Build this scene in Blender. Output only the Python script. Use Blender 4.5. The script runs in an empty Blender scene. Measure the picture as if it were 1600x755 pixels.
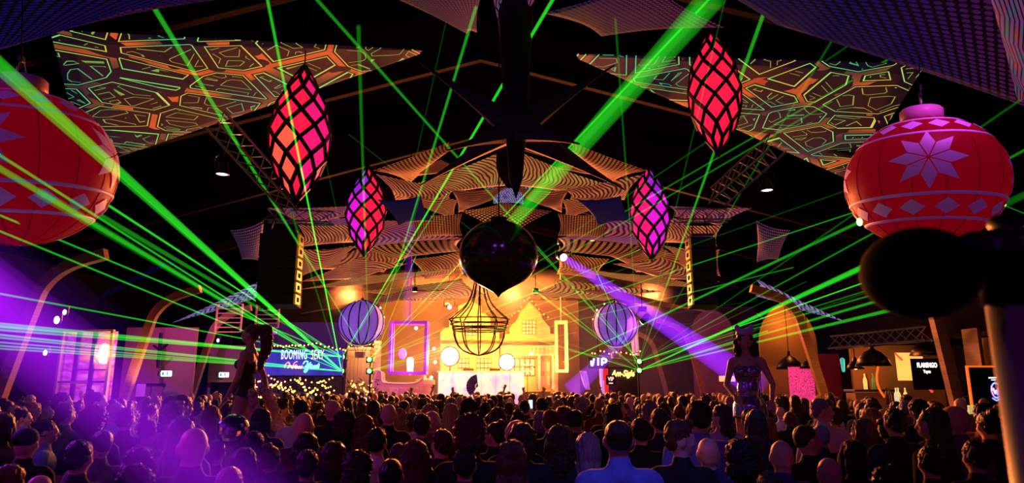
import bpy, bmesh, math, random
from mathutils import Vector, Matrix, Euler, noise
R = math.radians
C = bpy.context.scene.collection
scn = bpy.context.scene

# ------------------------------------------------------------ camera
CAM_Z = 2.0; PITCH = 12.0; FPX = 1600 * 24 / 36.0
cd = bpy.data.cameras.new('camera'); cam = bpy.data.objects.new('camera', cd); C.objects.link(cam)
cam.location = (0, 0, CAM_Z); cam.rotation_euler = (R(90 + PITCH), 0, 0)
cd.lens = 24; cd.sensor_width = 36; cd.sensor_fit = 'HORIZONTAL'; cd.clip_end = 200; cd.clip_start = 0.05
cd.dof.use_dof = True; cd.dof.focus_distance = 12; cd.dof.aperture_fstop = 3.2
scn.camera = cam
# ------------------------------------------------------------ world, exposure
w = bpy.data.worlds.new('world'); scn.world = w; w.use_nodes = True
w.node_tree.nodes['Background'].inputs[0].default_value = (0.05, 0.01, 0.09, 1)
w.node_tree.nodes['Background'].inputs[1].default_value = 0.02
vs = scn.view_settings
vs.view_transform = 'Standard'; vs.look = 'None'; vs.gamma = 1; vs.use_curve_mapping = False; vs.exposure = 0.0
try: scn.cycles.transparent_max_bounces = 64
except Exception: pass

def P(px, py, Y):
    """point of the hall seen at pixel px,py at distance Y from the camera plane"""
    t = (377.5 - py) / FPX; s = (px - 800) / FPX
    c, sn = math.cos(R(PITCH)), math.sin(R(PITCH))
    d = Vector((s, c - t * sn, sn + t * c))
    k = Y / d.y
    return Vector((d.x * k, Y, CAM_Z + d.z * k))
def PZ(px, py, z):
    t = (377.5 - py) / FPX
    c, sn = math.cos(R(PITCH)), math.sin(R(PITCH))
    return P(px, py, (z - CAM_Z) / (sn + t * c) * (c - t * sn))

# ------------------------------------------------------------ lights
def aim(o, tgt):
    o.rotation_euler = (Vector(tgt) - o.location).to_track_quat('-Z', 'Y').to_euler()
def spot(loc, tgt, col, power, ang=60, blend=.6, rad=.15, name='stage_or_fill_spot'):
    l = bpy.data.lights.new(name, 'SPOT'); l.energy = power; l.color = col; l.spot_size = R(ang); l.spot_blend = blend; l.shadow_soft_size = rad
    o = bpy.data.objects.new(name, l); C.objects.link(o); o.location = loc; aim(o, tgt); return o
def area(loc, tgt, col, power, sx=1, sy=1, name='stage_flood'):
    l = bpy.data.lights.new(name, 'AREA'); l.energy = power; l.color = col; l.shape = 'RECTANGLE'; l.size = sx; l.size_y = sy
    o = bpy.data.objects.new(name, l); C.objects.link(o); o.location = loc; aim(o, tgt); return o
def point(loc, col, power, rad=.1, name='lamp_light'):
    l = bpy.data.lights.new(name, 'POINT'); l.energy = power; l.color = col; l.shadow_soft_size = rad
    o = bpy.data.objects.new(name, l); C.objects.link(o); o.location = loc; return o

ORANGE = (1, .36, .06); AMBER = (1, .55, .14); PURPLE = (.42, .05, 1); MAGENTA = (1, .05, .75); RED = (1, .03, .06); BLUE = (.05, .08, 1)
# warm blinders on the stage and added rim lights shining over the audience
spot(P(703, 556, 29.2) + Vector((0, -.6, 0)), (-6, 8, 1), (1, .30, .10), 2600, 110, .8, .3)
spot(P(792, 564, 29.2) + Vector((0, -.6, 0)), (5, 8, 1), (1, .24, .08), 2600, 110, .8, .3)
area((-1.3, 28.5, 6.2), (-1, 14, 1.2), (1, .22, .04), 2600, 6, 1)
for x_ in (-6.5, 0, 5.5): spot((x_, 27, 5.6), (x_ * .4, 5, 1.2), (1, .20, .05), 9500, 75, .8, .25)  # added unseen rim spots above the stage, edging the hair in orange
# facade wash and front of house on the booth
spot((-1.6, 26.5, 4.5), (-2, 32, 4.2), (1, .40, .035), 3200, 120, .9)
spot((2.0, 26.5, 2.8), (1.0, 32, 4.6), (1, .37, .03), 2200, 110, .9)
spot((-5.5, 27, 4.5), (-6.3, 31, 3), (1, .42, .12), 350, 90, .9)
spot(P(640, 500, 27.5), P(640, 600, 30), (.9, .1, 1), 260, 60, .7)
# amber washes on the ceiling sails
for x, y, e in ((-5, 22, 150), (3.5, 22, 150), (-1, 24, 220), (-3, 16, 60), (2.6, 16, 60), (-.5, 18, 110)):
    spot((x, y, 3.4), (x * .8, y - 1, 9), (1, .24, .05), e, 130, .9, .3)
spot((0, 12, 4.5), (0, 12.5, 9), (1, .3, .1), 25, 140, .9)
# purple and magenta beams and added fills onto the crowd
spot((-9.5, 7.5, 5.0), (-4.1, 4.6, 1.5), (.55, .03, 1), 1500, 30, .8)
spot((-6.0, 1.0, 4.8), (-3.0, 5.0, 1.5), (.7, .03, 1), 160, 60, .9)
spot((2.2, 20, 6.6), (6.3, 11, 1.4), (.45, .05, 1), 1300, 40, .8)
spot((4.8, 24, 4.6), (1.6, 27, 1.5), (.6, .05, 1), 500, 50, .8)
spot((-2, -1, 5.0), (0, 5, 1.3), (.45, .02, .75), 48, 110, .9)  # added unseen front fill for the crowd, from behind the camera
spot((3.5, -1, 5.0), (3.5, 6.5, 1.3), (.5, .02, .55), 60, 110, .9)
spot((1.0, 1.5, 5.0), (.75, 4.3, 1.5), (.12, .12, 1), 240, 30, .8)
spot((-3, 9, 5.2), P(738, 604, 17), (.6, .25, 1), 120, 14, .6)  # added unseen spot that brightens the lilac fan
spot((2.6, 4.0, 5.5), (2.3, 6.5, 1.5), (.03, .12, 1), 260, 26, .8)
spot((-7, 2.0, 5.2), (-6.2, 7.5, 1.3), (.03, .08, 1), 260, 36, .8)
spot((-10.5, 19, 5.5), (-11, 23.5, 1.6), (.6, .04, 1), 900, 70, .8)
spot((-8, 20, 5.5), (-8, 25, 1.6), (.35, .05, 1), 500, 80, .8)
# tops of the hanging baubles
spot(P(60, 40, 7.6), P(40, 150, 8.2), (.8, .12, 1), 200, 60, .7)
spot(P(1470, 60, 8.2) + Vector((0, -.9, 0)), P(1450, 200, 8.6), (.85, .1, 1), 130, 60, .7)
spot((6.6, 5.0, 6.2), P(1480, 250, 8.6), (.35, .1, 1), 40, 60, .8)
spot((-5.8, 4.2, 5.8), P(40, 300, 8.0), (.4, .06, 1), 35, 70, .8)
# bars and alcoves on the right, orange
point(P(1400, 560, 18.2) + Vector((0, -.8, 0)), (1, .2, .03), 30, .2)
point(P(1350, 575, 18.0), (1, .3, .06), 16, .15)
point(P(1235, 500, 22.0), (1, .3, .05), 75, .2)
point(P(1190, 590, 24), (1, .02, .15), 120, .3)
point(P(1120, 520, 30), (.55, .1, .6), 110, .3)
point(P(1540, 545, 15), (1, .25, .03), 14, .1)
spot(P(230, 610, 19), P(235, 480, 21.5), (1, .3, .06), 160, 80, .8)
spot((10, 16, 6.0), (10.2, 13, 1), (1, .04, .25), 80, 90, .9)
# added unseen flank lights on the pole next to the camera
spot((-1.5, 6, 4.5), P(1575, 620, 1.1), (1, .35, .02), 140, 20, .5, .03)
spot((3.2, -.8, 3.6), P(1600, 600, 1.1), (.3, .12, 1), 9, 40, .5)

# ------------------------------------------------------------ materials
M = {}
def mat(name, col, rough=.6, metal=0, emi=None, es=0, trans=0, spec=.4, alpha=1):
    m = bpy.data.materials.new(name); m.use_nodes = True; b = m.node_tree.nodes['Principled BSDF']
    b.inputs['Base Color'].default_value = (*col, 1); b.inputs['Roughness'].default_value = rough; b.inputs['Metallic'].default_value = metal
    b.inputs['Specular IOR Level'].default_value = spec
    if emi: b.inputs['Emission Color'].default_value = (*emi, 1); b.inputs['Emission Strength'].default_value = es
    if trans: b.inputs['Transmission Weight'].default_value = trans
    if alpha < 1: b.inputs['Alpha'].default_value = alpha
    M[name] = m; return m
class NT:
    def __init__(s, m): s.t = m.node_tree; s.n = s.t.nodes; s.l = s.t.links
    def new(s, ty, **k):
        n = s.n.new(ty)
        for a, v in k.items(): setattr(n, a, v)
        return n
    def inp(s, sock, v):
        if isinstance(v, bpy.types.NodeSocket): s.l.new(v, sock)
        else: sock.default_value = v
    def math(s, op, a, b=0, c=0):
        n = s.new('ShaderNodeMath', operation=op); s.inp(n.inputs[0], a); s.inp(n.inputs[1], b); s.inp(n.inputs[2], c); return n.outputs[0]
    def coord(s, kind='Object', scale=(1, 1, 1), rot=(0, 0, 0)):
        c = s.new('ShaderNodeTexCoord'); m = s.new('ShaderNodeMapping'); s.l.new(c.outputs[kind], m.inputs[0])
        m.inputs['Scale'].default_value = scale; m.inputs['Rotation'].default_value = rot; return m.outputs[0]
    def ramp(s, f, stops, interp='LINEAR'):
        r = s.new('ShaderNodeValToRGB'); s.l.new(f, r.inputs[0]); e = r.color_ramp.elements; r.color_ramp.interpolation = interp
        while len(e) < len(stops): e.new(.5)
        for i, (p, c) in enumerate(stops): e[i].position = p; e[i].color = (*c, 1)
        return r.outputs[0]
    def mix(s, f, a, b, bt='MIX'):
        n = s.new('ShaderNodeMix', data_type='RGBA', blend_type=bt); s.inp(n.inputs[0], f)
        s.inp(n.inputs[6], a if isinstance(a, bpy.types.NodeSocket) else (*a, 1)); s.inp(n.inputs[7], b if isinstance(b, bpy.types.NodeSocket) else (*b, 1)); return n.outputs[2]
    def noise(s, v, scale, detail=3):
        n = s.new('ShaderNodeTexNoise'); s.l.new(v, n.inputs['Vector']); n.inputs['Scale'].default_value = scale; n.inputs['Detail'].default_value = detail; return n.outputs['Fac']
def noisy(name, c1, c2, scale=4, rough=.6, metal=0, bump=0, stretch=(1, 1, 1), spec=.4):
    m = mat(name, c1, rough, metal, spec=spec); t = NT(m); b = t.n['Principled BSDF']
    f = t.noise(t.coord('Object', stretch), scale, 5)
    t.l.new(t.ramp(f, [(.3, c1), (.7, c2)]), b.inputs['Base Color'])
    if bump:
        bn = t.new('ShaderNodeBump'); bn.inputs['Strength'].default_value = bump; bn.inputs['Distance'].default_value = .02
        t.l.new(f, bn.inputs['Height']); t.l.new(bn.outputs[0], b.inputs['Normal'])
    return m
def emit(name, col, s): return mat(name, col, .5, 0, col, s)

noisy('black_wall', (.006, .004, .008), (.014, .009, .018), 1.5, .9, 0, .3, spec=.08)
noisy('roof_cloth', (.0007, .0005, .0012), (.0014, .001, .0022), .8, .95, spec=0)
noisy('rafter_paint', (.012, .006, .007), (.022, .01, .012), 4, .8, spec=.03)
noisy('floor', (.02, .015, .015), (.05, .04, .04), 2, .5, 0, .2)
noisy('glulam', (.34, .17, .07), (.5, .27, .12), 5, .55, 0, .2, (.3, .3, 6))
noisy('ply_wall', (.28, .15, .08), (.36, .2, .1), 1.2, .7)
mat('black_metal', (.015, .014, .016), .4, .6); mat('black_plastic', (.008, .008, .009), .38, 0)
mat('steel', (.45, .45, .47), .28, 1); mat('matte_black', (.004, .004, .004), .9, 0, spec=.1); mat('rubber', (.01, .01, .01), .8)
noisy('truss_metal', (.25, .24, .25), (.4, .38, .38), 8, .4, .8)

# projected light pictures put into the colour and glow of the ceiling cloth
def projected(name, build, strength=1.0, base=.13):
    m = mat(name, (.1, .1, .1), .85); t = NT(m); b = t.n['Principled BSDF']
    col = build(t)
    dk = t.mix(1, col, (base, base, base), 'MULTIPLY'); t.l.new(dk, b.inputs['Base Color'])
    t.l.new(col, b.inputs['Emission Color']); b.inputs['Emission Strength'].default_value = strength * (.75 if 'stripes' in name or 'cloth' in name else 1); return m
def f_maze(scale, rotz=0):
    def f(t):
        v = t.coord('Object', (1, 1, .2), (0, 0, rotz))
        vo = t.new('ShaderNodeTexVoronoi', feature='DISTANCE_TO_EDGE'); t.l.new(v, vo.inputs['Vector']); vo.inputs['Scale'].default_value = scale
        v2 = t.new('ShaderNodeTexVoronoi', feature='DISTANCE_TO_EDGE'); t.l.new(v, v2.inputs['Vector']); v2.inputs['Scale'].default_value = scale * 2.3
        d = vo.outputs[0]; d2 = v2.outputs[0]
        r1 = t.math('COMPARE', d, .075, .007); r2 = t.math('COMPARE', d2, .11, .012)
        r2 = t.math('MULTIPLY', r2, t.math('GREATER_THAN', d, .12))
        lines = t.math('MAXIMUM', r1, t.math('MULTIPLY', r2, .55))
        core = t.math('MULTIPLY', t.math('LESS_THAN', d, .042), t.math('GREATER_THAN', t.noise(t.coord('Object'), 1.3, 1), .5))
        n = t.noise(t.coord('Object', (1, 1, 1)), .55, 1)
        linecol = t.ramp(n, [(.34, (.04, .75, .3)), (.5, (.3, .8, .12)), (.6, (.85, .55, .08)), (.7, (.35, .8, .12))])
        corecol = t.ramp(n, [(.36, (.02, .015, .03)), (.5, (.22, .06, .02)), (.6, (.75, .1, .02)), (.75, (.4, .03, .02))])
        bg = t.ramp(n, [(.4, (.004, .002, .012)), (.65, (.015, .003, .006))])
        c = t.mix(core, bg, corecol); return t.mix(lines, c, linecol)
    return f
def f_dots(n_, stops, r=.36, ysc=1):
    def f(t):
        v = t.coord('UV', (n_, n_ * ysc, 0))
        vo = t.new('ShaderNodeTexVoronoi', feature='F1'); t.l.new(v, vo.inputs['Vector']); vo.inputs['Scale'].default_value = 1; vo.inputs['Randomness'].default_value = 0
        on = t.math('LESS_THAN', vo.outputs['Distance'], r)
        s = t.new('ShaderNodeSeparateXYZ'); t.l.new(t.coord('UV'), s.inputs[0])
        return t.mix(on, (.006, .002, .008), t.ramp(s.outputs[0], stops))
    return f
def f_stripes(k, c1, c2, c3, bend=3.0, blk=.45, along=0):
    def f(t):
        s = t.new('ShaderNodeSeparateXYZ'); t.l.new(t.coord('UV'), s.inputs[0])
        u, v = s.outputs[along], s.outputs[1 - along]
        q = t.math('MULTIPLY', t.math('SUBTRACT', v, .5), t.math('SUBTRACT', v, .5))
        ph = t.math('ADD', t.math('MULTIPLY', u, k), t.math('MULTIPLY', q, k * .25 * bend))
        ph = t.math('ADD', ph, t.math('MULTIPLY', t.noise(t.coord('UV'), 3, 1), k * .12))
        on = t.math('GREATER_THAN', t.math('FRACT', ph), blk)
        n = t.noise(t.coord('UV'), 2.2, 2)
        return t.mix(on, (.07, .010, .012), t.ramp(n, [(.3, c1), (.52, c2), (.7, c3)]))
    return f
def f_chevron(k, c1, c2, c3):
    def f(t):
        s = t.new('ShaderNodeSeparateXYZ'); t.l.new(t.coord('UV'), s.inputs[0])
        tri = t.math('ABSOLUTE', t.math('SUBTRACT', t.math('FRACT', t.math('MULTIPLY', s.outputs[1], 3)), .5))
        ph = t.math('FRACT', t.math('ADD', t.math('MULTIPLY', s.outputs[0], k), t.math('MULTIPLY', tri, 2.2)))
        on = t.math('GREATER_THAN', ph, .35)
        n = t.noise(t.coord('UV'), 6, 2)
        return t.mix(on, (.01, .005, .02), t.ramp(n, [(.35, c1), (.5, c2), (.65, c3)]))
    return f
OR = (.60, .13, .02); DO = (.30, .045, .01); BE = (.62, .16, .06); PU = (.30, .09, .34); PI = (.48, .07, .13); YE = (.78, .24, .03); BR = (.14, .04, .015); BL = (.10, .10, .5)
projected('maze_left', f_maze(.85), .9, .03); projected('maze_right', f_maze(.9, .8), .9, .03)
projected('blue_dots', f_dots(26, [(0, (.005, .01, .16)), (.55, (.02, .008, .2)), (1, (.16, .012, .1))]), .38, .015)
projected('violet_dots', f_dots(20, [(0, (.03, .05, .06)), (.4, (.12, .02, .14)), (1, (.22, .03, .13))], .34, 1.4), .45, .03)
projected('violet_dots_far', f_dots(16, [(0, (.07, .03, .12)), (1, (.25, .05, .1))], .3), .8)
projected('beige_stripes', f_stripes(15, DO, BE, YE, 3, .5), .9)
projected('beige_stripes_b', f_stripes(13, BE, OR, PI, 5, .5, 1), .85)
projected('orange_stripes', f_stripes(13, DO, OR, YE, 4, .5), .85)
projected('rust_stripes', f_stripes(14, BR, DO, OR, 2, .5, 1), .85)
projected('violet_stripes', f_stripes(15, PU, PI, BE, 5, .5), .85)
projected('gold_dots', f_dots(15, [(0, YE), (.5, OR), (1, DO)], .33), .7)
projected('rust_dots', f_dots(18, [(0, DO), (.5, OR), (1, DO)], .36), .7)
projected('gold_cloth', f_stripes(18, (.45, .12, .02), (.6, .22, .05), (.7, .34, .10), 3, .4), .85)
projected('blue_feathers', f_chevron(14, (.05, .12, .55), (.5, .3, .75), (.2, .45, .8)), .5)
projected('rust_feathers', f_chevron(16, (.12, .05, .12), (.3, .1, .12), (.1, .1, .25)), .45)
projected('teal_scales', f_chevron(12, (.02, .14, .14), (.2, .05, .2), (.35, .05, .03)), .6)
mat('dark_cloth', (.05, .014, .06), .75); mat('black_cloth', (.008, .006, .009), .85)

# ------------------------------------------------------------ mesh helpers
def orient(a, b):
    d = (Vector(b) - Vector(a)); z = d.normalized() if d.length > 1e-9 else Vector((0, 0, 1))
    x = z.orthogonal().normalized(); return d.length, x, z.cross(x), z
def ring(bm, c, x, y, rx, ry, n): return [bm.verts.new(c + x * (rx * math.cos(2 * math.pi * i / n)) + y * (ry * math.sin(2 * math.pi * i / n))) for i in range(n)]
def bridge(bm, r1, r2):
    n = len(r1); return [bm.faces.new((r1[i], r1[(i + 1) % n], r2[(i + 1) % n], r2[i])) for i in range(n)]
def tube(bm, pts, rad, n=8, cap=True, closed=False):
    pts = [Vector(p) for p in pts]; m = len(pts); rads = rad if isinstance(rad, (list, tuple)) else [rad] * m
    rings = []; x = None
    for i, p in enumerate(pts):
        if closed: d = pts[(i + 1) % m] - pts[i - 1]
        else: d = pts[min(i + 1, m - 1)] - pts[max(i - 1, 0)]
        z = d.normalized()
        x = z.orthogonal().normalized() if x is None else (x - z * x.dot(z)).normalized()
        rings.append(ring(bm, p, x, z.cross(x), rads[i], rads[i], n))
    for i in range(m - 1): bridge(bm, rings[i], rings[i + 1])
    if closed: bridge(bm, rings[-1], rings[0])
    elif cap: bm.faces.new(rings[0][::-1]); bm.faces.new(rings[-1])
def capsule(bm, a, b, ra, rb=None, n=12, fl=1.0, k=3):
    rb = ra if rb is None else rb; a, b = Vector(a), Vector(b); L, x, y, z = orient(a, b); rs = []
    st = [(a - z * ra * math.cos(t), ra * math.sin(t)) for t in [math.pi / 2 * i / k for i in range(1, k + 1)]] + [(b + z * rb * math.sin(t), rb * math.cos(t)) for t in [math.pi / 2 * i / k for i in range(k)]]
    for c, r in st: rs.append(ring(bm, c, x, y, r, r * fl, n))
    for i in range(len(rs) - 1): bridge(bm, rs[i], rs[i + 1])
    p = bm.verts.new(a - z * ra); q = bm.verts.new(b + z * rb)
    for i in range(n):
        bm.faces.new((p, rs[0][(i + 1) % n], rs[0][i])); bm.faces.new((q, rs[-1][i], rs[-1][(i + 1) % n]))
def ell(bm, c, r, rot=(0, 0, 0), u=20, v=12):
    m = Matrix.Translation(c) @ Euler(rot).to_matrix().to_4x4() @ Matrix.Diagonal((*r, 1)); bmesh.ops.create_uvsphere(bm, u_segments=u, v_segments=v, radius=1, matrix=m)
def box(bm, c, s, rot=(0, 0, 0), bev=0):
    m = Matrix.Translation(c) @ Euler(rot).to_matrix().to_4x4() @ Matrix.Diagonal((*s, 1))
    r = bmesh.ops.create_cube(bm, size=1, matrix=m)
    if bev:
        es = list({e for v in r['verts'] for e in v.link_edges}); bmesh.ops.bevel(bm, geom=es, offset=bev, segments=1, affect='EDGES')
def bar(bm, a, b, wx, wy, up=(0, 0, 1)):
    a, b = Vector(a), Vector(b); z = (b - a).normalized(); up = Vector(up)
    x = z.cross(up); x = x.normalized() if x.length > 1e-4 else Vector((1, 0, 0)); y = z.cross(x)
    vs_ = [bm.verts.new(p + x * sx * wx / 2 + y * sy * wy / 2) for p in (a, b) for sx, sy in ((-1, -1), (1, -1), (1, 1), (-1, 1))]
    for f in ((0, 1, 2, 3), (7, 6, 5, 4), (0, 4, 5, 1), (1, 5, 6, 2), (2, 6, 7, 3), (3, 7, 4, 0)): bm.faces.new([vs_[i] for i in f])
def lathe(bm, prof, n=32, c=(0, 0, 0)):
    c = Vector(c); prev = None
    for r, z in prof:
        cur = [bm.verts.new(c + Vector((0, 0, z)))] if r < 1e-5 else ring(bm, c + Vector((0, 0, z)), Vector((1, 0, 0)), Vector((0, 1, 0)), r, r, n)
        if prev:
            if len(prev) == 1 and len(cur) > 1:
                for i in range(n): bm.faces.new((prev[0], cur[i], cur[(i + 1) % n]))
            elif len(cur) == 1 and len(prev) > 1:
                for i in range(n): bm.faces.new((prev[i], cur[0], prev[(i + 1) % n]))
            elif len(cur) > 1: bridge(bm, prev, cur)
        prev = cur
def prism(bm, pts, d, axis='y', off=(0, 0, 0)):
    """outline pts (x,z) extruded along y by d"""
    off = Vector(off); f = [bm.verts.new(off + Vector((x, 0, z))) for x, z in pts]; g = [bm.verts.new(off + Vector((x, d, z))) for x, z in pts]
    bm.faces.new(f); bm.faces.new(g[::-1]); n = len(pts)
    for i in range(n): bm.faces.new((f[i], g[i], g[(i + 1) % n], f[(i + 1) % n]))
def cat(pts, k=6):
    pts = [Vector(p) for p in pts]; q = [pts[0]] + pts + [pts[-1]]; out = []
    for i in range(1, len(q) - 2):
        a, b, c, d = q[i - 1:i + 3]
        for j in range(k):
            t = j / k; out.append(.5 * ((2 * b) + (c - a) * t + (2 * a - 5 * b + 4 * c - d) * t * t + (3 * b - a - 3 * c + d) * t ** 3))
    out.append(pts[-1]); return out

def obj(name, bm, m=None, parent=None, smooth=False, kind=None, loc=None, mesh=None):
    if mesh is None:
        bmesh.ops.recalc_face_normals(bm, faces=bm.faces)
        me = bpy.data.meshes.new(name); bm.to_mesh(me); bm.free()
        if smooth:
            me.polygons.foreach_set('use_smooth', [True] * len(me.polygons))
        for x in (m if isinstance(m, (list, tuple)) else [m]):
            if x: me.materials.append(M[x] if isinstance(x, str) else x)
    else: me = mesh
    o = bpy.data.objects.new(name, me); C.objects.link(o)
    if parent: o.parent = parent
    if kind: o['kind'] = kind
    if loc is not None: o.location = loc
    return o
def BM(): return bmesh.new()
def tag(o, label, cat_, group=None, kind=None):
    o['label'] = label; o['category'] = cat_
    if group: o['group'] = group
    if kind: o['kind'] = kind
    return o
def thing(name, label, cat_, loc=(0, 0, 0), rz=0, group=None, rot=None):
    o = bpy.data.objects.new(name, None); C.objects.link(o); o.empty_display_size = .1; o.location = loc
    o.rotation_euler = rot if rot else (0, 0, rz); return tag(o, label, cat_, group)
def inst(src, parent=None, loc=None, rot=None, scale=None, m=None):
    c = src.copy(); C.objects.link(c); c.parent = parent
    if loc is not None: c.location = loc
    if rot is not None: c.rotation_euler = rot
    if scale is not None: c.scale = scale
    if m: c.material_slots[0].link = 'OBJECT'; c.material_slots[0].material = M[m]
    return c
def text_bm(s, size, depth=.01, shear=0, sx=1.0, bold=0, sp=1.0):
    cu = bpy.data.curves.new('txt', 'FONT'); cu.body = s; cu.size = size; cu.extrude = depth; cu.align_x = 'CENTER'; cu.align_y = 'CENTER'; cu.shear = shear; cu.offset = bold; cu.space_character = sp; cu.resolution_u = 3
    o = bpy.data.objects.new('txt', cu); C.objects.link(o); bpy.context.view_layer.update()
    me = bpy.data.meshes.new_from_object(o.evaluated_get(bpy.context.evaluated_depsgraph_get())); bm = BM(); bm.from_mesh(me)
    bpy.data.objects.remove(o); bpy.data.curves.remove(cu); bpy.data.meshes.remove(me)
    bmesh.ops.transform(bm, matrix=Matrix.Diagonal((sx, 1, 1, 1)), verts=bm.verts)
    bmesh.ops.transform(bm, matrix=Matrix.Rotation(R(90), 4, 'X'), verts=bm.verts); return bm
# ------------------------------------------------------------ the hall
def XL(Y): return -10.5 - .07 * (Y - 10)
def XR(Y): return 10.4 - .07 * Y
Y0, Y1 = -3.0, 42.0
bm = BM(); box(bm, (-1, 20, -.05), (40, 50, .1)); obj('floor', bm, 'floor', kind='structure')
bm = BM(); box(bm, (-16.2, 19.5, 3.1), (.2, 45, 6.2)); obj('wall_left', bm, 'black_wall', kind='structure')
bm = BM(); box(bm, (13.6, 19.5, 3.1), (.2, 45, 6.2)); obj('wall_right', bm, 'black_wall', kind='structure')
bm = BM(); prism(bm, [(-16.2, 0), (13.6, 0), (13.6, 6.2), (-1, 10.2), (-16.2, 6.2)], .2, off=(0, Y1, 0)); obj('wall_back', bm, 'black_wall', kind='structure')
bm = BM(); prism(bm, [(-16.2, 0), (13.6, 0), (13.6, 6.2), (-1, 10.2), (-16.2, 6.2)], .2, off=(0, Y0, 0)); obj('wall_front', bm, 'black_wall', kind='structure')
bm = BM(); prism(bm, [(-16.4, 6.1), (-1, 10.1), (13.8, 6.1), (13.8, 6.25), (-1, 10.3), (-16.4, 6.25)], 45.4, off=(0, Y0, 0)); obj('ceiling', bm, 'roof_cloth', kind='structure')

# curved laminated timber frames, one object per leg
def frame_leg(side, Y, label, ln=1):
    s = -1 if side == 'l' else 1; x0 = XL(Y) if s < 0 else XR(Y)
    raw = [(x0, 0), (x0 - s * .4 * ln, 1.8), (x0 - s * .8 * ln, 3.5), (x0 - s * 1.0 * ln, 4.1), (x0 - s * (1.0 * ln + .45), 4.5), (x0 - s * (1.0 * ln + 1.2), 4.75)]
    pts = cat([Vector((x, Y, z)) for x, z in raw], 5)
    t = thing('timber_arch', label, 'arch', (x0, Y, 0), group='curved timber arches along the hall')
    b = BM(); rs = []
    for i, p in enumerate(pts):
        d = (pts[min(i + 1, len(pts) - 1)] - pts[max(i - 1, 0)]).normalized(); nrm = Vector((d.z, 0, -d.x)) * s
        rs.append([b.verts.new(p - t.location + nrm * .11 + Vector((0, dy, 0))) for dy in (-.09, .09)] + [b.verts.new(p - t.location - nrm * .11 + Vector((0, dy, 0))) for dy in (.09, -.09)])
    for i in range(len(rs) - 1): bridge(b, rs[i], rs[i + 1])
    b.faces.new(rs[0][::-1]); b.faces.new(rs[-1])
    obj('arch_rib', b, 'glulam', t)
    b = BM(); box(b, (0, 0, .12), (.5, .3, .24), bev=.02); obj('foot_plate', b, 'black_metal', t)
    return t
frame_leg('l', 19.5, 'curved timber arch rising right beside the lit glazed window at left')
frame_leg('l', 24.3, 'purple lit timber arch between the two green exit signs')
frame_leg('l', 14.2, 'timber arch at the left edge of the hall below the purple beam')
frame_leg('r', 14.5, 'leaning pink-lit timber arch under the black ball in the foreground', .5)
frame_leg('r', 19.4, 'curved orange timber arch right of the dancer in the sequin dress')
frame_leg('r', 29.1, 'pale curved timber arch crossed by the purple beam, nearer of two')
frame_leg('r', 34.5, 'smallest pale timber arch, just right of the right-hand green lasers')
frame_leg('l', 29.5, 'far timber arch behind the left screen')
# straight roof rafters, structure
for i, Y in enumerate((6, 10.5, 14.6, 19.6, 24.4, 29.2, 34.6)):
    b = BM(); xm = (XL(Y) + XR(Y)) / 2
    bar(b, (XL(Y) - 1.5, Y, 6.3), (xm, Y, 9.55), .16, .32); bar(b, (xm, Y, 9.55), (XR(Y) + 1.5, Y, 6.3), .16, .32)
    obj('trim_%d' % (i + 1), b, 'rafter_paint', kind='structure')
# lattice trusses under the roof
def truss(a, b_, label, h=.4, n=8):
    a, b_ = Vector(a), Vector(b_); t = thing('lighting_truss', label, 'truss', (a + b_) / 2, group='lattice trusses under the roof'); o = t.location
    d = (b_ - a); side = d.cross(Vector((0, 0, 1))).normalized() * h * .5; up = side.cross(d).normalized() * h
    if up.z < 0: up = -up
    ch = [a - side - o, a + side - o, a + up - o]
    for c in ch:
        b = BM(); tube(b, [c, c + d], .025, 6); obj('chord', b, 'truss_metal', t)
    b = BM()
    for i in range(n):
        f0, f1 = i / n, (i + 1) / n
        for j in range(3):
            k = (j + 1) % 3; tube(b, [ch[j] + d * f0, ch[k] + d * f1], .012, 5); 
    obj('lacing', b, 'truss_metal', t, kind=None)
    return t
truss(P(330, 195, 11.5), P(455, 330, 13), 'lattice truss running behind the left big lantern')
truss(P(1215, 235, 11.5), P(1120, 320, 13), 'lattice truss running behind the right big lantern')
truss(P(415, 345, 16.2), P(520, 350, 16.2), 'short truss carrying the left line array', .3, 5)
truss(P(1055, 345, 16.2), P(1140, 345, 16.2), 'short truss carrying the right line array', .3, 4)
truss(P(1300, 545, 17), P(1450, 532, 15), 'dark truss above the bar at right', .3, 10)

# ---- left side : lit glazed window, plywood walls with doors and exit signs
def emis_noise(name, stops, scale, strength, rough=.5, stretch=(1, 1, 1)):
    m = mat(name, (.2, .2, .2), rough); t = NT(m); b = t.n['Principled BSDF']; c = t.ramp(t.noise(t.coord('Object', stretch), scale, 3), stops)
    t.l.new(c, b.inputs['Base Color']); t.l.new(c, b.inputs['Emission Color']); b.inputs['Emission Strength'].default_value = strength; return m
mat('glass', (.9, .8, .95), .03, 0, trans=.9, alpha=.35)
emis_noise('window_reflection', [(.3, (1, .35, .04)), (.42, (.75, .12, .12)), (.5, (.35, .03, .3)), (.58, (.7, .07, .7)), (.7, (.9, .35, .4))], 1.6, .55, stretch=(1, 1, 2.6))  # stage light reflected in the glass, painted as a glowing pattern
mat('gold_frame', (.8, .5, .15), .35, .5); emit('hot_lamp', (1, .85, .5), 14); emit('white_lamp', (1, .9, .95), 8); emit('violet_lamp', (.6, .35, 1), 9)
A = P(100, 517, 18); Bp = P(176, 522, 18); D0 = P(88, 640, 18)
t = thing('window_1', 'tall glazed window full of pink and orange light beside the left wall', 'window', (0, 0, 0))
del t['label'], t['category']; t['kind'] = 'structure'
xa, xb, zt = A.x, Bp.x, A.z; zb = .9
b = BM(); box(b, ((xa + xb) / 2, 18.22, (zt + zb) / 2), (xb - xa + .02, .04, zt - zb)); obj('reflection_panel', b, 'window_reflection', t)
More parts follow.
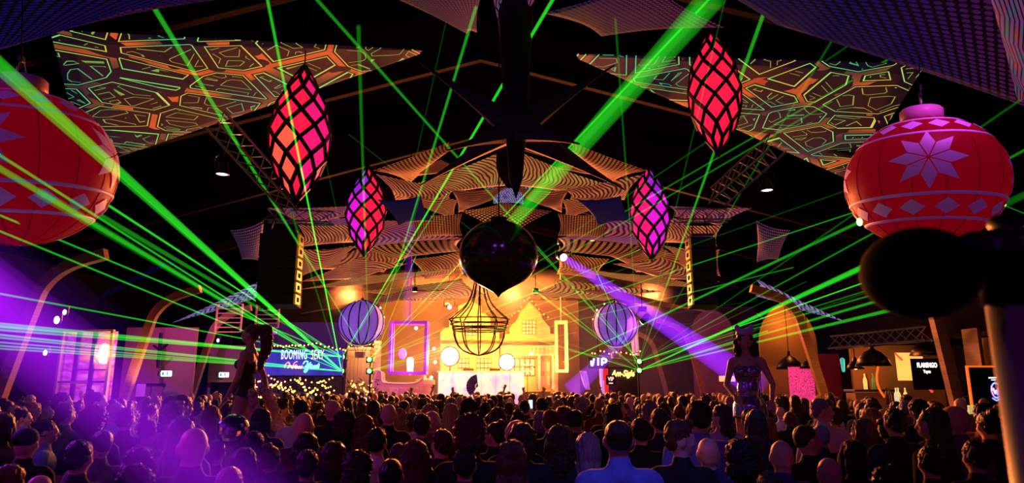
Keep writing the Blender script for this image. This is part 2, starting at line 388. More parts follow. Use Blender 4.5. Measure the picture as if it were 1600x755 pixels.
for x, wd in ((xa, .07), (xb, .07)):
    b = BM(); box(b, (x, 18, (zt + zb) / 2), (wd, .12, zt - zb), bev=.008); obj('window_frame', b, 'gold_frame', t)
for z in (zt, zb):
    b = BM(); box(b, ((xa + xb) / 2, 18, z), (xb - xa + .07, .12, .07), bev=.008); obj('window_frame', b, 'gold_frame', t)
for f in (.33, .66):
    b = BM(); box(b, (xa + (xb - xa) * f, 18, (zt + zb) / 2), (.09, .09, zt - zb)); obj('mullion', b, 'black_metal', t)
zz = P(130, 597, 18).z; z2 = P(150, 578, 18).z
b = BM(); box(b, ((xa + xb) / 2, 18, zz), (xb - xa, .06, .04)); obj('glazing_bar', b, 'black_metal', t)
b = BM(); box(b, ((xa + 2 * xb) / 3, 18, z2), ((xb - xa) * .62, .05, .03)); obj('glazing_bar', b, 'black_metal', t)
b = BM(); box(b, ((xa + xb) / 2 - .05, 17.97, zz - .02), (.45, .04, .06)); obj('push_bar', b, 'gold_frame', t)
for i in range(3):
    b = BM(); box(b, (xa + (xb - xa) * (i + .5) / 3, 18.0, (zt + zb) / 2), ((xb - xa) / 3 - .1, .01, zt - zb - .08)); obj('pane', b, 'glass', t)
b = BM(); p = P(162, 553, 18.12); ell(b, p, (.11, .03, .26)); o = obj('reflection_glow', b, 'hot_lamp', smooth=True); tag(o, 'bright glow behind the right pane of the left window, standing in for reflection', 'lamp')  # added glowing ellipsoid standing in for stage light reflected in the glass
point(p + Vector((0, -.3, 0)), (1, .5, .25), 25, .1)  # added light to go with the glow behind the pane

b = BM(); box(b, (-14.0, 26.5, 2.2), (6.4, .15, 4.4)); obj('wall_partition', b, 'black_wall', kind='structure')
def panel(n, x0, y0, x1, y1, Y, m='ply_wall'):
    a, c = P(x0, y0, Y), P(x1, y1, Y); b = BM(); z0 = max(0, min(a.z, c.z)); box(b, ((a.x + c.x) / 2, Y, (a.z + z0) / 2), (abs(c.x - a.x), .12, a.z - z0)); return obj('wall_panel', b, m, kind='structure')
panel(1, 200, 512, 292, 700, 23); panel(2, 330, 540, 378, 700, 25.5, 'ply_wall')
mat('exit_green', (.85, 1, .9), .4, 0, (.75, 1, .85), 3.2); mat('sign_green', (.02, .3, .12), .5, 0, (.02, .5, .2), .6)
for px, py, Y, lab in ((260, 584, 22.2, 'lit white and green exit sign over the double doors, the left one'), (350, 586, 24.6, 'lit white and green exit sign behind the dancer with the ponytail')):
    c = P(px, py, Y); t = thing('exit_sign', lab, 'exit sign', c)
    b = BM(); box(b, (0, 0, 0), (.32, .07, .17), bev=.01); obj('light_box', b, 'exit_green', t)
    b = BM(); box(b, (.05, -.042, .0), (.05, .008, .09)); ell(b, (.05, -.045, .06), (.02, .005, .02)); bar(b, (.02, -.045, .02), (-.03, -.045, -.02), .02, .01); box(b, (-.09, -.042, 0), (.07, .008, .1)); obj('running_figure', b, 'sign_green', t)
    b = BM(); box(b, (-.2, -.02, 0), (.06, .16, .14), bev=.01); obj('bracket', b, 'black_metal', t)
    point(c + Vector((0, -.25, 0)), (.7, 1, .9), 1.2, .05)
noisy('door_paint', (.2, .09, .09), (.26, .12, .1), 2, .5)
n = 1
for x0, x1 in ((214, 235), (236, 254)):
    a = P(x0, 603, 22.8); c = P(x1, 603, 22.8); t = bpy.data.objects.new('door_%d' % n, None); C.objects.link(t); t['kind'] = 'structure'; n += 1
    b = BM(); box(b, ((a.x + c.x) / 2, 22.85, a.z / 2), (c.x - a.x - .02, .06, a.z - .02), bev=.01); obj('door_leaf', b, 'door_paint', t)
    b = BM(); tube(b, [((c.x if n == 2 else a.x) + (-.08 if n == 2 else .08), 22.75, z) for z in (.7, 1.9)], .02); obj('door_handle', b, 'steel', t)
    b = BM(); box(b, ((a.x + c.x) / 2, 22.85, a.z + .04), (c.x - a.x + .08, .12, .07)); obj('door_frame', b, 'black_metal', t)
a = P(340, 598, 25.2); t = bpy.data.objects.new('door_3', None); C.objects.link(t); t['kind'] = 'structure'
b = BM(); box(b, (a.x + .4, 25.25, a.z / 2), (1.3, .1, a.z), bev=.01); obj('door_leaf', b, 'black_wall', t)
b = BM(); box(b, (a.x + .4, 25.2, a.z + .05), (1.4, .2, .08)); obj('door_frame', b, 'glulam', t)
mat('paper', (.8, .75, .78), .7)
for px, py, Y, s in ((220, 610, 22.6, .3), (329, 612, 25.3, .22)):
    b = BM(); box(b, (0, 0, 0), (s, .01, s * 1.35)); o = obj('notice', b, 'paper', loc=P(px, py, Y)); tag(o, 'white paper notice on the %s door wall' % ('double' if px < 300 else 'dark single'), 'notice')
# drain pipe, hanging black bars in front of the plywood
b = BM(); tube(b, [P(252, 520, 22.3), P(247, 575, 22.3)], .06, 8); tube(b, [P(240, 540, 22.3), P(250, 548, 22.3), P(262, 538, 22.3)], .04, 6); o = obj('hanging_bracket', b, 'black_metal'); tag(o, 'black forked bracket hanging in front of the plywood wall above the left exit sign', 'bracket')
# ladder-like grille panels (orange lit) under the roof
for px, py, Y, lab in ((358, 497, 22, 'orange-lit lattice screen hanging above the left dancer'), (418, 492, 24, 'orange-lit lattice screen hanging below the left line array')):
    c = P(px, py, Y); t = thing('lattice_screen', lab, 'lattice screen', c)
    for i in range(2):
        b = BM(); box(b, ((i - .5) * .8, 0, 0), (.05, .05, .9)); obj('upright', b, 'glulam', t)
    for i in range(7):
        b = BM(); box(b, (0, 0, -.45 + i * .15), (.8, .03, .03)); obj('slat', b, 'glulam', t)
spot((-9.5, 20.5, 3.2), (-9.3, 23.5, 4.6), (1, .4, .05), 120, 60)

# ---- right side : orange alcove, bars, lamps
def arch_panel(name, cx, cz, w_, h, Y, m, d=.1):
    b = BM(); pts = [(-w_ / 2, -cz), (w_ / 2, -cz)] + [(w_ / 2 * math.cos(a), h * math.sin(a)) for a in [math.pi * i / 14 for i in range(15)]]
    prism(b, pts, d, off=(cx, Y, cz)); return obj(name, b, m, kind='structure')
c = P(1232, 540, 22.8); arch_panel('wall_alcove', c.x, c.z, 1.9, 1.35, 22.8, 'ply_wall')
c = P(1113, 520, 33); arch_panel('wall_alcove', c.x, c.z, 2.0, 1.1, 33, 'ply_wall')
b = BM(); a = P(1208, 558, 26); c = P(1310, 558, 26); box(b, ((a.x + c.x) / 2, 26, 1.6), (c.x - a.x, .1, 3.2)); noisy('red_wall', (.30, .06, .08), (.36, .08, .1), 1, .8); obj('wall_panel', b, 'red_wall', kind='structure')
b = BM(); a = P(1330, 560, 18.8); c = P(1470, 560, 18.8); box(b, ((a.x + c.x) / 2, 18.85, 1.6), (c.x - a.x, .1, 3.0)); obj('wall_panel', b, 'ply_wall', kind='structure')
b = BM(); box(b, (12.2, 17, 3.2), (2.6, 5.0, .12)); obj('trim_20', b, 'black_wall', kind='structure')
emis_noise('glow_panel', [(.3, (1, .45, .08)), (.7, (1, .6, .15))], 3, .95)
emit('red_neon', (1, .03, .03), 1.8); emit('orange_neon', (1, .13, .01), 1.1); emit('amber_sign', (1, .7, .2), 3)
c = P(1422, 573, 18.2); b = BM(); box(b, (0, 0, 0), (.7, .06, .72), bev=.01); o = obj('glow_panel', b, 'glow_panel', loc=c); tag(o, 'glowing amber square panel on the bar wall at right', 'light panel')
b = BM(); tube(b, cat([P(1398, 552, 18), P(1410, 563, 18)], 2), .025, 6); o = obj('neon_tube', b, 'red_neon'); tag(o, 'short slanting red neon tube above the amber panel', 'neon')
b = BM(); tube(b, [P(1432, 585, 18), P(1457, 613, 18)], .03, 6); o = obj('neon_tube', b, 'red_neon'); tag(o, 'long slanting red neon tube below the dark menu board', 'neon')
b = BM(); tube(b, cat([P(1372, 573, 17.5), P(1370, 590, 17.5), P(1373, 606, 17.5), P(1382, 621, 17.5)], 5), .025, 6); o = obj('neon_tube', b, 'orange_neon'); tag(o, 'curved orange light strip hanging below the big dome lamp', 'neon')
c = P(1449, 575, 17.0); t = thing('menu_board', 'dark hanging board with white lettering over the bar', 'menu board', c)
b = BM(); box(b, (0, .03, -.15), (.75, .05, .75), bev=.01); obj('board', b, 'matte_black', t)
mat('lit_letters', (1, 1, 1), .5, 0, (1, .95, .9), 2.2)
o = obj('lettering', text_bm('FLAMINGO', .16, .004, 0, .62, .004), 'lit_letters', t, loc=(0, 0, .06)); o = obj('lettering', text_bm('Tapas', .11, .004, 0, .7, .001), 'lit_letters', t, loc=(-.02, 0, -.09))
def dome_lamp(px, py, Y, r, lab, glow=True):
    c = P(px, py, Y); t = thing('pendant_lamp', lab, 'lamp', c, group='black dome pendant lamps over the bars')
    b = BM(); lathe(b, [(.04, r * 1.35), (.05, r * 1.0), (r * .45, r * .82), (r * .8, r * .45), (r, 0), (r * .97, 0), (r * .76, r * .43), (.04, r * .9)], 28); obj('lamp_shade', b, 'black_plastic', t, True)
    b = BM(); tube(b, [(0, 0, r * 1.3), (0, 0, 4.6 - c.z + .9)], .012, 5); obj('cable', b, 'rubber', t)
    b = BM(); ell(b, (0, 0, r * .3), (.06, .06, .08)); obj('bulb', b, 'amber_sign', t, True)
    point(c + Vector((0, 0, -.12)), (1, .35, .1), 5, .06)
dome_lamp(1365, 572, 16.5, .40, 'largest black dome pendant lamp, left of the red neon lines')
dome_lamp(1234, 577, 22, .42, 'black dome pendant lamp before the pink wall, just right of the sequin dancer')
dome_lamp(1266, 576, 20.5, .3, 'black dome pendant lamp behind the curved orange arch')
dome_lamp(1447, 556, 17.5, .38, 'black dome pendant lamp hanging in front of the dark menu board')
dome_lamp(1337, 577, 17.5, .22, 'small dome pendant lamp next to the teal light')
# bar counters and shelves of bottles
def counter(x0, x1, Y, z, lab):
    a, c = P(x0, 600, Y), P(x1, 600, Y); t = thing('bar_counter', lab, 'bar', ((a.x + c.x) / 2, Y, 0)); L = c.x - a.x
    b = BM(); box(b, (0, .25, z / 2 - .03), (L, .5, z - .06)); obj('front_panel', b, 'ply_wall', t)
    b = BM(); box(b, (0, .22, z), (L + .1, .62, .06), bev=.01); obj('worktop', b, 'black_plastic', t)
counter(1335, 1400, 17.8, 1.9, 'brown raised bar counter with bottles under the big dome lamp')
counter(1400, 1460, 16.5, 1.55, 'orange lit bar counter below the red neon line')
random.seed(4)
bc = [mat('bottle_gold', (.8, .5, .15), .12, .2, (1, .6, .15), .9), mat('bottle_white', (.8, .8, .75), .15, .1, (1, .8, .5), .7), mat('bottle_green', (.1, .3, .1), .1, 0, (.2, .3, .05), .3), mat('bottle_brown', (.2, .07, .02), .1)]
b = BM(); lathe(b, [(0, 0), (.04, 0), (.042, .18), (.036, .22), (.015, .27), (.014, .33), (.017, .33), (.017, .34), (0, .34)], 12); src = obj('bottle', b, bc[0], smooth=True)
k = 0
for x0, x1, Y, z in ((1352, 1368, 17.9, 1.93), (1384, 1418, 16.6, 1.58), (1352, 1366, 17.75, 1.93)):
    a, c = P(x0, 600, Y), P(x1, 600, Y); nn = int((c.x - a.x) / .11) + 1
    for i in range(nn):
        side_ = {1352: 'back row of the raised counter', 1384: 'orange lit bar'}[x0] if Y != 17.75 else 'front row of the raised counter'
        o = src if k == 0 else inst(src); o.location = (a.x + .11 * i, Y + .1 * (i % 2), z); o.scale = (1.15,) * 3
        o.material_slots[0].link = 'OBJECT'; o.material_slots[0].material = random.choice(bc)
        tag(o, 'glinting bottle on the %s, %s from the left' % (side_, ['first', 'second', 'third', 'fourth', 'fifth', 'sixth', 'seventh', 'eighth'][i]), 'bottle', 'bottles on the bars'); k += 1
# tall display with orange edge
c = P(1540, 612, 13.5); t = thing('display_screen', 'tall black screen with an orange edge and a round blue emblem at far right', 'screen', c)
b = BM(); box(b, (0, .04, 0), (.6, .07, .95)); obj('screen_panel', b, 'matte_black', t)
for q, s in (((-.3, 0, 0), (.03, .05, .98)), ((.3, 0, 0), (.03, .05, .98)), ((0, 0, .475), (.6, .05, .03)), ((0, 0, -.475), (.6, .05, .02))):
    b = BM(); box(b, q, s); obj('edge_strip', b, 'orange_neon' if q[2] > -.4 else 'black_metal', t)
emis_noise('blue_emblem', [(.35, (.1, .5, 1)), (.5, (.3, .15, 1)), (.65, (.9, .5, 1))], 9, 2.2)
b = BM(); pts = [Vector((.19 + .085 * math.cos(a), -.02, .02 + .14 * math.sin(a))) for a in [2 * math.pi * i / 24 for i in range(24)]]; tube(b, pts, .014, 6, closed=True)
tube(b, cat([(.14, -.02, .07), (.17, -.02, -.05), (.19, -.02, .02), (.21, -.02, -.06), (.24, -.02, .08)], 4), .014, 6); tube(b, cat([(.1, -.02, -.12), (.18, -.02, -.17), (.27, -.02, -.12)], 4), .012, 6); obj('emblem', b, 'blue_emblem', t)
b = BM(); box(b, (.17, -.01, .26), (.16, .004, .02)); box(b, (.18, -.01, .22), (.09, .004, .014)); obj('screen_text', b, 'lit_letters', t)
c = P(1517, 642, 13.4); b = BM(); box(b, (0, 0, 0), (.12, .1, .2), bev=.01); o = obj('lit_card', b, 'amber_sign', loc=c); M['soft_card'] = mat('soft_card', (.8, .7, .3), .5, 0, (.8, .7, .2), .6); o.material_slots[0].material = M['soft_card']; tag(o, 'small pale yellow lit card below the left edge of the tall black screen', 'card')
for i, (px, py) in enumerate(((1516, 553), (1524, 556))):
    b = BM(); box(b, (0, 0, 0), (.07, .5, .9 if i else 1.5)); o = obj('timber_post', b, 'glulam', loc=P(1524 + i * 18, 570 - i * 8, 14.5)); tag(o, 'orange lit timber post behind the tall black screen, %s one' % ('right' if i else 'left'), 'post')
# coloured glows behind: teal light, red cluster lamps, pink screen
mat('teal_glow', (.05, .6, .6), .5, 0, (.02, .5, .5), .8); emis_noise('pink_lights', [(.4, (.2, .01, .05)), (.52, (1, .05, .25)), (.62, (.3, .01, .08))], 22, 1.2)
b = BM(); capsule(b, (0, 0, -.14), (0, 0, .14), .04, .06); o = obj('teal_lamp', b, 'teal_glow', smooth=True, loc=P(1317, 571, 18.2)); tag(o, 'teal glowing tube lamp at the left end of the bar', 'lamp')
b = BM(); box(b, (0, 0, 0), (.75, .08, 1.1)); o = obj('light_curtain', b, 'pink_lights', loc=P(1253, 602, 21.5)); tag(o, 'pink sparkling light curtain left of the curved orange arch', 'light curtain')
b = BM(); box(b, (0, 0, 0), (.5, .05, .3)); o = obj('lit_sign', b, 'hot_lamp', loc=P(1260, 571, 24)); M['pale_sign'] = mat('pale_sign', (1, .8, .7), .5, 0, (1, .6, .45), 1.6); o.material_slots[0].material = M['pale_sign']; tag(o, 'pale lit sign behind the dome lamp at the curved orange arch', 'sign')
b = BM(); box(b, (0, 0, 0), (.62, .08, .22)); o = obj('lit_sign', b, 'amber_sign', loc=P(1136, 592, 28)); M['cream_sign'] = mat('cream_sign', (1, .8, .4), .5, 0, (1, .65, .25), .8); o.material_slots[0].material = M['cream_sign']; tag(o, 'small yellow lit sign left of the dancer in the sequin dress', 'sign')
for px, py, Y, lab in ((92, 497, 15, 'white wall spotlight above the lit window at left'), (104, 485, 15.5, 'dimmer wall spotlight just above the white one at left'), (342, 530, 23, 'small violet spotlight left of the dancer with the ponytail'), (74, 548, 15, 'tiny blue light on the dark left wall')):
    c = P(px, py, Y); t = thing('wall_spotlight', lab, 'spotlight', c); r = .04 if px != 92 else .055
    b = BM(); lathe(b, [(0, .1), (r * 1.2, .1), (r * 1.3, -.05), (r, -.12), (0, -.12)], 14); o = obj('housing', b, 'black_metal', t)
    b = BM(); ell(b, (0, -.06, -.05), (r, r * .8, r * 1.5)); obj('lens', b, 'white_lamp' if px == 92 else 'violet_lamp', t, True)
# par lamps hanging under the roof
for px, py, Y, lab in ((347, 273, 13.5, 'violet moving-head lamp hanging left of the big left lantern'), (1199, 298, 14.5, 'violet moving-head lamp hanging below the right big lantern'), (602, 205, 12, None)):
    if not lab: continue
    c = P(px, py, Y); t = thing('hanging_spotlight', lab, 'spotlight', c)
    b = BM(); lathe(b, [(0, .3), (.09, .28), (.12, .1), (.14, .03), (.14, 0), (.12, 0), (.11, .03), (0, .03)], 20); obj('housing', b, 'black_metal', t, True)
    b = BM(); ell(b, (0, 0, .02), (.125, .125, .015)); obj('lens', b, 'violet_lamp', t, True)
    b = BM(); tube(b, cat([(-.16, 0, .12), (-.17, 0, .38), (0, 0, .44), (.17, 0, .38), (.16, 0, .12)], 4), .012, 6); tube(b, [(0, 0, .42), (0, 0, 3.2)], .015, 6); obj('yoke', b, 'black_metal', t)

# ---- object close to the camera: pole, clamp and black ball
mat('pole_metal', (.5, .48, .5), .42, .55)
c = P(1600, 600, 1.1); t = thing('camera_side_pole', 'round metal pole at the right edge with a black clamp on top', 'pole', (c.x, 1.1, 0))
ztop = P(1570, 474, 1.1).z
b = BM(); lathe(b, [(0, 0), (.036, 0), (.036, ztop), (0, ztop)], 32); obj('tube', b, 'pole_metal', t, True)
b = BM(); lathe(b, [(0, ztop - .002), (.041, ztop - .002), (.041, ztop + .05), (.046, ztop + .055), (.046, ztop + .10), (.03, ztop + .12), (0, ztop + .12)], 28); obj('collar', b, 'black_plastic', t, True)
b = BM(); box(b, (-.03, 0, ztop + .085), (.09, .05, .05), bev=.01); capsule(b, (-.075, 0, ztop + .09), (-.045, 0, ztop + .1), .02); capsule(b, (.0, -.03, ztop + .11), (.0, .0, ztop + .13), .018); obj('clamp', b, 'black_plastic', t, True)
c = P(1437, 427, 1.1); t2 = thing('black_ball', 'large out-of-focus black ball fixed to the clamp in the right foreground', 'ball', c)
b = BM(); ell(b, (0, 0, 0), (.090, .085, .0745), u=40, v=24); obj('ball', b, 'matte_black', t2, True)
q = Vector((t.location.x - .075, 1.1, ztop + .09)); b = BM(); capsule(b, (.06, 0, .03), q - c + Vector((.005, 0, 0)), .02, .022); obj('neck', b, 'matte_black', t2, True)
# ------------------------------------------------------------ stretched, patterned ceiling sails
def sail(corners, m, label, pinch=.18, sag=0.0, group='stretched patterned sails under the roof', name='fabric_sail', nu=18, nv=14):
    cs = [Vector(c) for c in corners]
    if len(cs) == 3: cs = [cs[0], cs[1], cs[2], cs[0].lerp(cs[2], .04)]; 
    cen = sum(cs, Vector()) / 4; o = cen.copy(); b = BM(); uv = b.loops.layers.uv.new('UVMap'); g = []
    for j in range(nv + 1):
        v = j / nv; row = []
        for i in range(nu + 1):
            u = i / nu
            p = cs[0].lerp(cs[1], u).lerp(cs[3].lerp(cs[2], u), v)
            eu = 4 * u * (1 - u); ev = 4 * v * (1 - v)
            k = pinch * (eu * abs(2 * v - 1) ** 1.5 + ev * abs(2 * u - 1) ** 1.5)
            p = p.lerp(cen, min(.9, k)); p.z += sag * eu * ev * -1
            row.append(b.verts.new(p - o))
        g.append(row)
    for j in range(nv):
        for i in range(nu):
            f = b.faces.new((g[j][i], g[j][i + 1], g[j + 1][i + 1], g[j + 1][i])); f.smooth = True
            for lp, (a, c) in zip(f.loops, ((i, j), (i + 1, j), (i + 1, j + 1), (i, j + 1))): lp[uv].uv = (a / nu, c / nv)
    me = bpy.data.meshes.new(name); b.to_mesh(me); b.free(); me.materials.append(M[m])
    ob = bpy.data.objects.new(name, me); C.objects.link(ob); ob.location = o
    sd = ob.modifiers.new('cloth_thickness', 'SOLIDIFY'); sd.thickness = .012
    tag(ob, label, 'ceiling sail', group); return ob
def Q(lst, z): return [PZ(a, b_, (z if len(t) == 0 else t[0])) for a, b_, *t in lst]
# maze-patterned long sails
sail([PZ(78, 46, 7.3), PZ(660, 78, 8.0), PZ(655, 84, 8.0), PZ(135, 262, 7.0)], 'maze_left', 'long sail with a glowing green line maze at upper left, behind the big lantern', .0, .0)
sail([PZ(900, 84, 8.0), PZ(1446, 100, 7.3), PZ(1330, 282, 7.0), PZ(905, 92, 8.0)], 'maze_right', 'long sail with a glowing line maze at upper right, behind the right big lantern', .0, .0)
# dotted sails across the very top
sail([PZ(-60, -30, 6.6), PZ(640, -40, 7.0), PZ(200, 18, 6.6), PZ(-50, 92, 6.3)], 'blue_dots', 'dark sail with blue dots in the top left corner', .02)
sail([PZ(580, -20, 7.6), PZ(760, -30, 7.6), PZ(745, 50, 7.6), PZ(730, 52, 7.6)], 'violet_dots', 'violet dotted sail at the top, left of the centre', .12)
sail([PZ(1040, -60, 6.8), PZ(1640, -60, 6.6), PZ(1610, 168, 6.2), PZ(1215, 38, 6.7)], 'blue_dots', 'dark sail with blue and violet dots in the top right corner', .04)
sail([PZ(850, 20, 7.6), PZ(1010, -40, 7.6), PZ(1130, 42, 7.4), PZ(940, 56, 7.6)], 'violet_dots', 'grey-violet dotted sail at the top, right of the centre', .15)
sail([PZ(762, -40, 7.4), PZ(862, -40, 7.4), PZ(800, 60, 7.2), PZ(786, 96, 7.1)], 'teal_scales', 'scaly sail folded to a point at the top centre', .1, -.2)
sail([PZ(1540, -30, 5.6), PZ(1640, -30, 5.6), PZ(1640, 170, 5.4), PZ(1590, 155, 5.5)], 'teal_scales', 'scaly teal and orange sail at the top right edge', .1, .2)
sail([PZ(1160, -30, 6.9), PZ(1260, -30, 6.9), PZ(1215, 26, 6.8)], 'teal_scales', 'small scaly sail between the two top right dotted sails', .1)
# tiered star sails in the middle. (points px,py,z  ;  mirrored about 797)
T = [
 ([(584, 266, 7.0), (702, 222, 7.6), (706, 232, 7.5), (640, 286, 7.2)], 'rust_dots', 'narrow tiled sail pointing up to the hanging dark star'),
 ([(640, 290, 6.9), (776, 240, 7.4), (790, 290, 7.0), (712, 300, 6.8)], 'gold_cloth', 'amber sail with a striped edge just below the dark star'),
 ([(588, 272, 6.8), (712, 296, 6.8), (704, 312, 6.6), (618, 312, 6.6)], 'beige_stripes', 'beige striped sail in the top tier'),
 ([(706, 298, 6.7), (792, 292, 6.8), (770, 312, 6.6), (716, 332, 6.5)], 'rust_stripes', 'dark rust striped sail in the top tier'),
 ([(618, 300, 6.7), (716, 312, 6.6), (712, 344, 6.3), (650, 318, 6.4)], 'beige_stripes_b', 'pleated beige sail in the second tier'),
 ([(640, 336, 6.2), (722, 334, 6.4), (722, 368, 6.0), (648, 372, 5.9)], 'rust_dots', 'rust curtain of small lozenges in the second tier'),
 ([(500, 338, 6.4), (640, 345, 6.3), (720, 372, 6.0), (560, 388, 5.9)], 'violet_stripes', 'violet striped sail in the third tier'),
 ([(545, 385, 6.0), (722, 372, 6.0), (722, 392, 5.9), (610, 404, 5.7)], 'gold_dots', 'golden dotted sail in the third tier'),
 ([(560, 388, 5.9), (640, 400, 5.9), (600, 425, 5.7), (478, 420, 5.8)], 'orange_stripes', 'orange striped sail in the fourth tier'),
 ([(420, 325, 6.2), (548, 322, 6.5), (540, 338, 6.3), (470, 352, 6.1)], 'violet_stripes', 'small violet striped sail by the line array'),
 ([(466, 352, 6.1), (556, 350, 6.1), (560, 378, 6.0), (474, 385, 5.9)], 'beige_stripes', 'beige striped sail beside the line array'),
 ([(470, 390, 5.8), (556, 384, 5.9), (530, 412, 5.7), (468, 432, 5.6)], 'beige_stripes_b', 'folded pale striped sail beside the line array'),
 ([(470, 440, 5.6), (560, 402, 5.8), (636, 412, 5.7), (560, 436, 5.5)], 'beige_stripes', 'large beige moire sail in the lower tier'),
 ([(470, 452, 5.5), (560, 432, 5.5), (720, 418, 5.5), (600, 440, 5.4)], 'gold_cloth', 'golden sail in the lower tier'),
 ([(642, 405, 5.8), (722, 392, 5.9), (724, 428, 5.6), (664, 436, 5.4)], 'orange_stripes', 'fan-striped orange sail beside the black bauble'),
 ([(560, 455, 5.3), (722, 436, 5.4), (765, 462, 5.2), (650, 470, 5.1)], 'gold_cloth', 'bright golden star sail below the black bauble'),
 ([(470, 490, 5.0), (650, 450, 5.2), (700, 452, 5.2), (590, 474, 5.1)], 'rust_stripes', 'long rust sail ending above the striped balloon'),
 ([(360, 360, 5.9), (412, 345, 6.1), (412, 410, 5.6), (378, 405, 5.6)], 'violet_dots_far', 'dim dotted sail outside the line array'),
 ([(268, 505, 4.6), (412, 436, 5.4), (414, 462, 5.2), (330, 486, 4.8)], 'blue_feathers', 'blue and white feathered sail tip outside the line array'),
 ([(610, 262, 7.3), (690, 250, 7.5), (730, 262, 7.4), (650, 275, 7.3)], 'rust_stripes', 'faint high rust sail behind the dark star'),
]
for side in (0, 1):
    for pts, m, lab in T:
        q = [((1594 - a) if side else a, b_, z) for a, b_, z in pts]
        if side: q = [q[1], q[0], q[3], q[2]] if len(q) == 4 else q
        sail([PZ(a, b_, z) for a, b_, z in q], m, lab + (', on the right side' if side else ', on the left side'), .12, .12)
sail([PZ(722, 330, 6.5), PZ(790, 316, 6.7), PZ(862, 330, 6.5), PZ(792, 372, 6.0)], 'gold_dots', 'golden lattice sail in the very centre above the black bauble', .1, -.1)
sail([PZ(760, 292, 6.8), PZ(830, 292, 6.8), PZ(818, 318, 6.6), PZ(770, 318, 6.6)], 'blue_feathers', 'small blue spotted sail at the foot of the dark star column', .15)
for sx, lab in ((618, 'left'), (930, 'right')):
    sail([PZ(sx - 28, 312, 6.2), PZ(sx + 40, 306, 6.3), PZ(sx + 60, 345, 5.9), PZ(sx + 5, 352, 5.8)], 'blue_cloth' if 'blue_cloth' in M else (mat('blue_cloth', (.006, .008, .07), .8, 0, (.01, .012, .2), .1) and 'blue_cloth'), 'deep blue cloth pocket in the %s half of the sails' % lab, .15, .1)
sail([PZ(1196, 505, 4.7), PZ(1180, 488, 4.9), PZ(1246, 528, 4.4)], 'rust_feathers', 'dark feathered sail tip over the dancer in the sequin dress', .1)

# thin suspension lines of the sails
# ---- dark hanging star in the centre: column and arms
c = P(806, 200, 9.0)
t = thing('hanging_star', 'large dark star of stretched cloth hanging at the top centre', 'star decoration', c)
def star_arm(tip, r0, m='dark_cloth', n=4):
    L, x, y, z = orient((0, 0, 0), tip); b = BM(); rs = [ring(b, z * (L * f), x, y, r0 * (1 - f) ** 1.5 + .012, r0 * .7 * (1 - f) ** 1.5 + .01, n * 2) for f in [i / 10 for i in range(11)]]
    for i in range(10): bridge(b, rs[i], rs[i + 1])
    b.faces.new(rs[0][::-1]); b.faces.new(rs[-1]); return obj('arm', b, m, t, False)
for px, py, Y in ((656, 98, 9.6), (960, 102, 9.6), (656, 290, 11), (975, 296, 11), (700, 235, 8.0), (905, 225, 8.0)): star_arm(P(px, py, Y) - c, .24)
b = BM(); top = P(800, -40, 9.2) - c; bot = P(806, 318, 9.2) - c; b_ = [(0, bot.z)] + [(.06 + .24 * f ** .8, bot.z + (top.z - bot.z) * f) for f in [i / 12 for i in range(1, 13)]] + [(0, top.z)]
lathe(b, b_, 12); obj('column', b, 'black_cloth', t, True)
spot((-2.2, 4.0, 3.0), c, (.5, .02, .8), 55, 50)

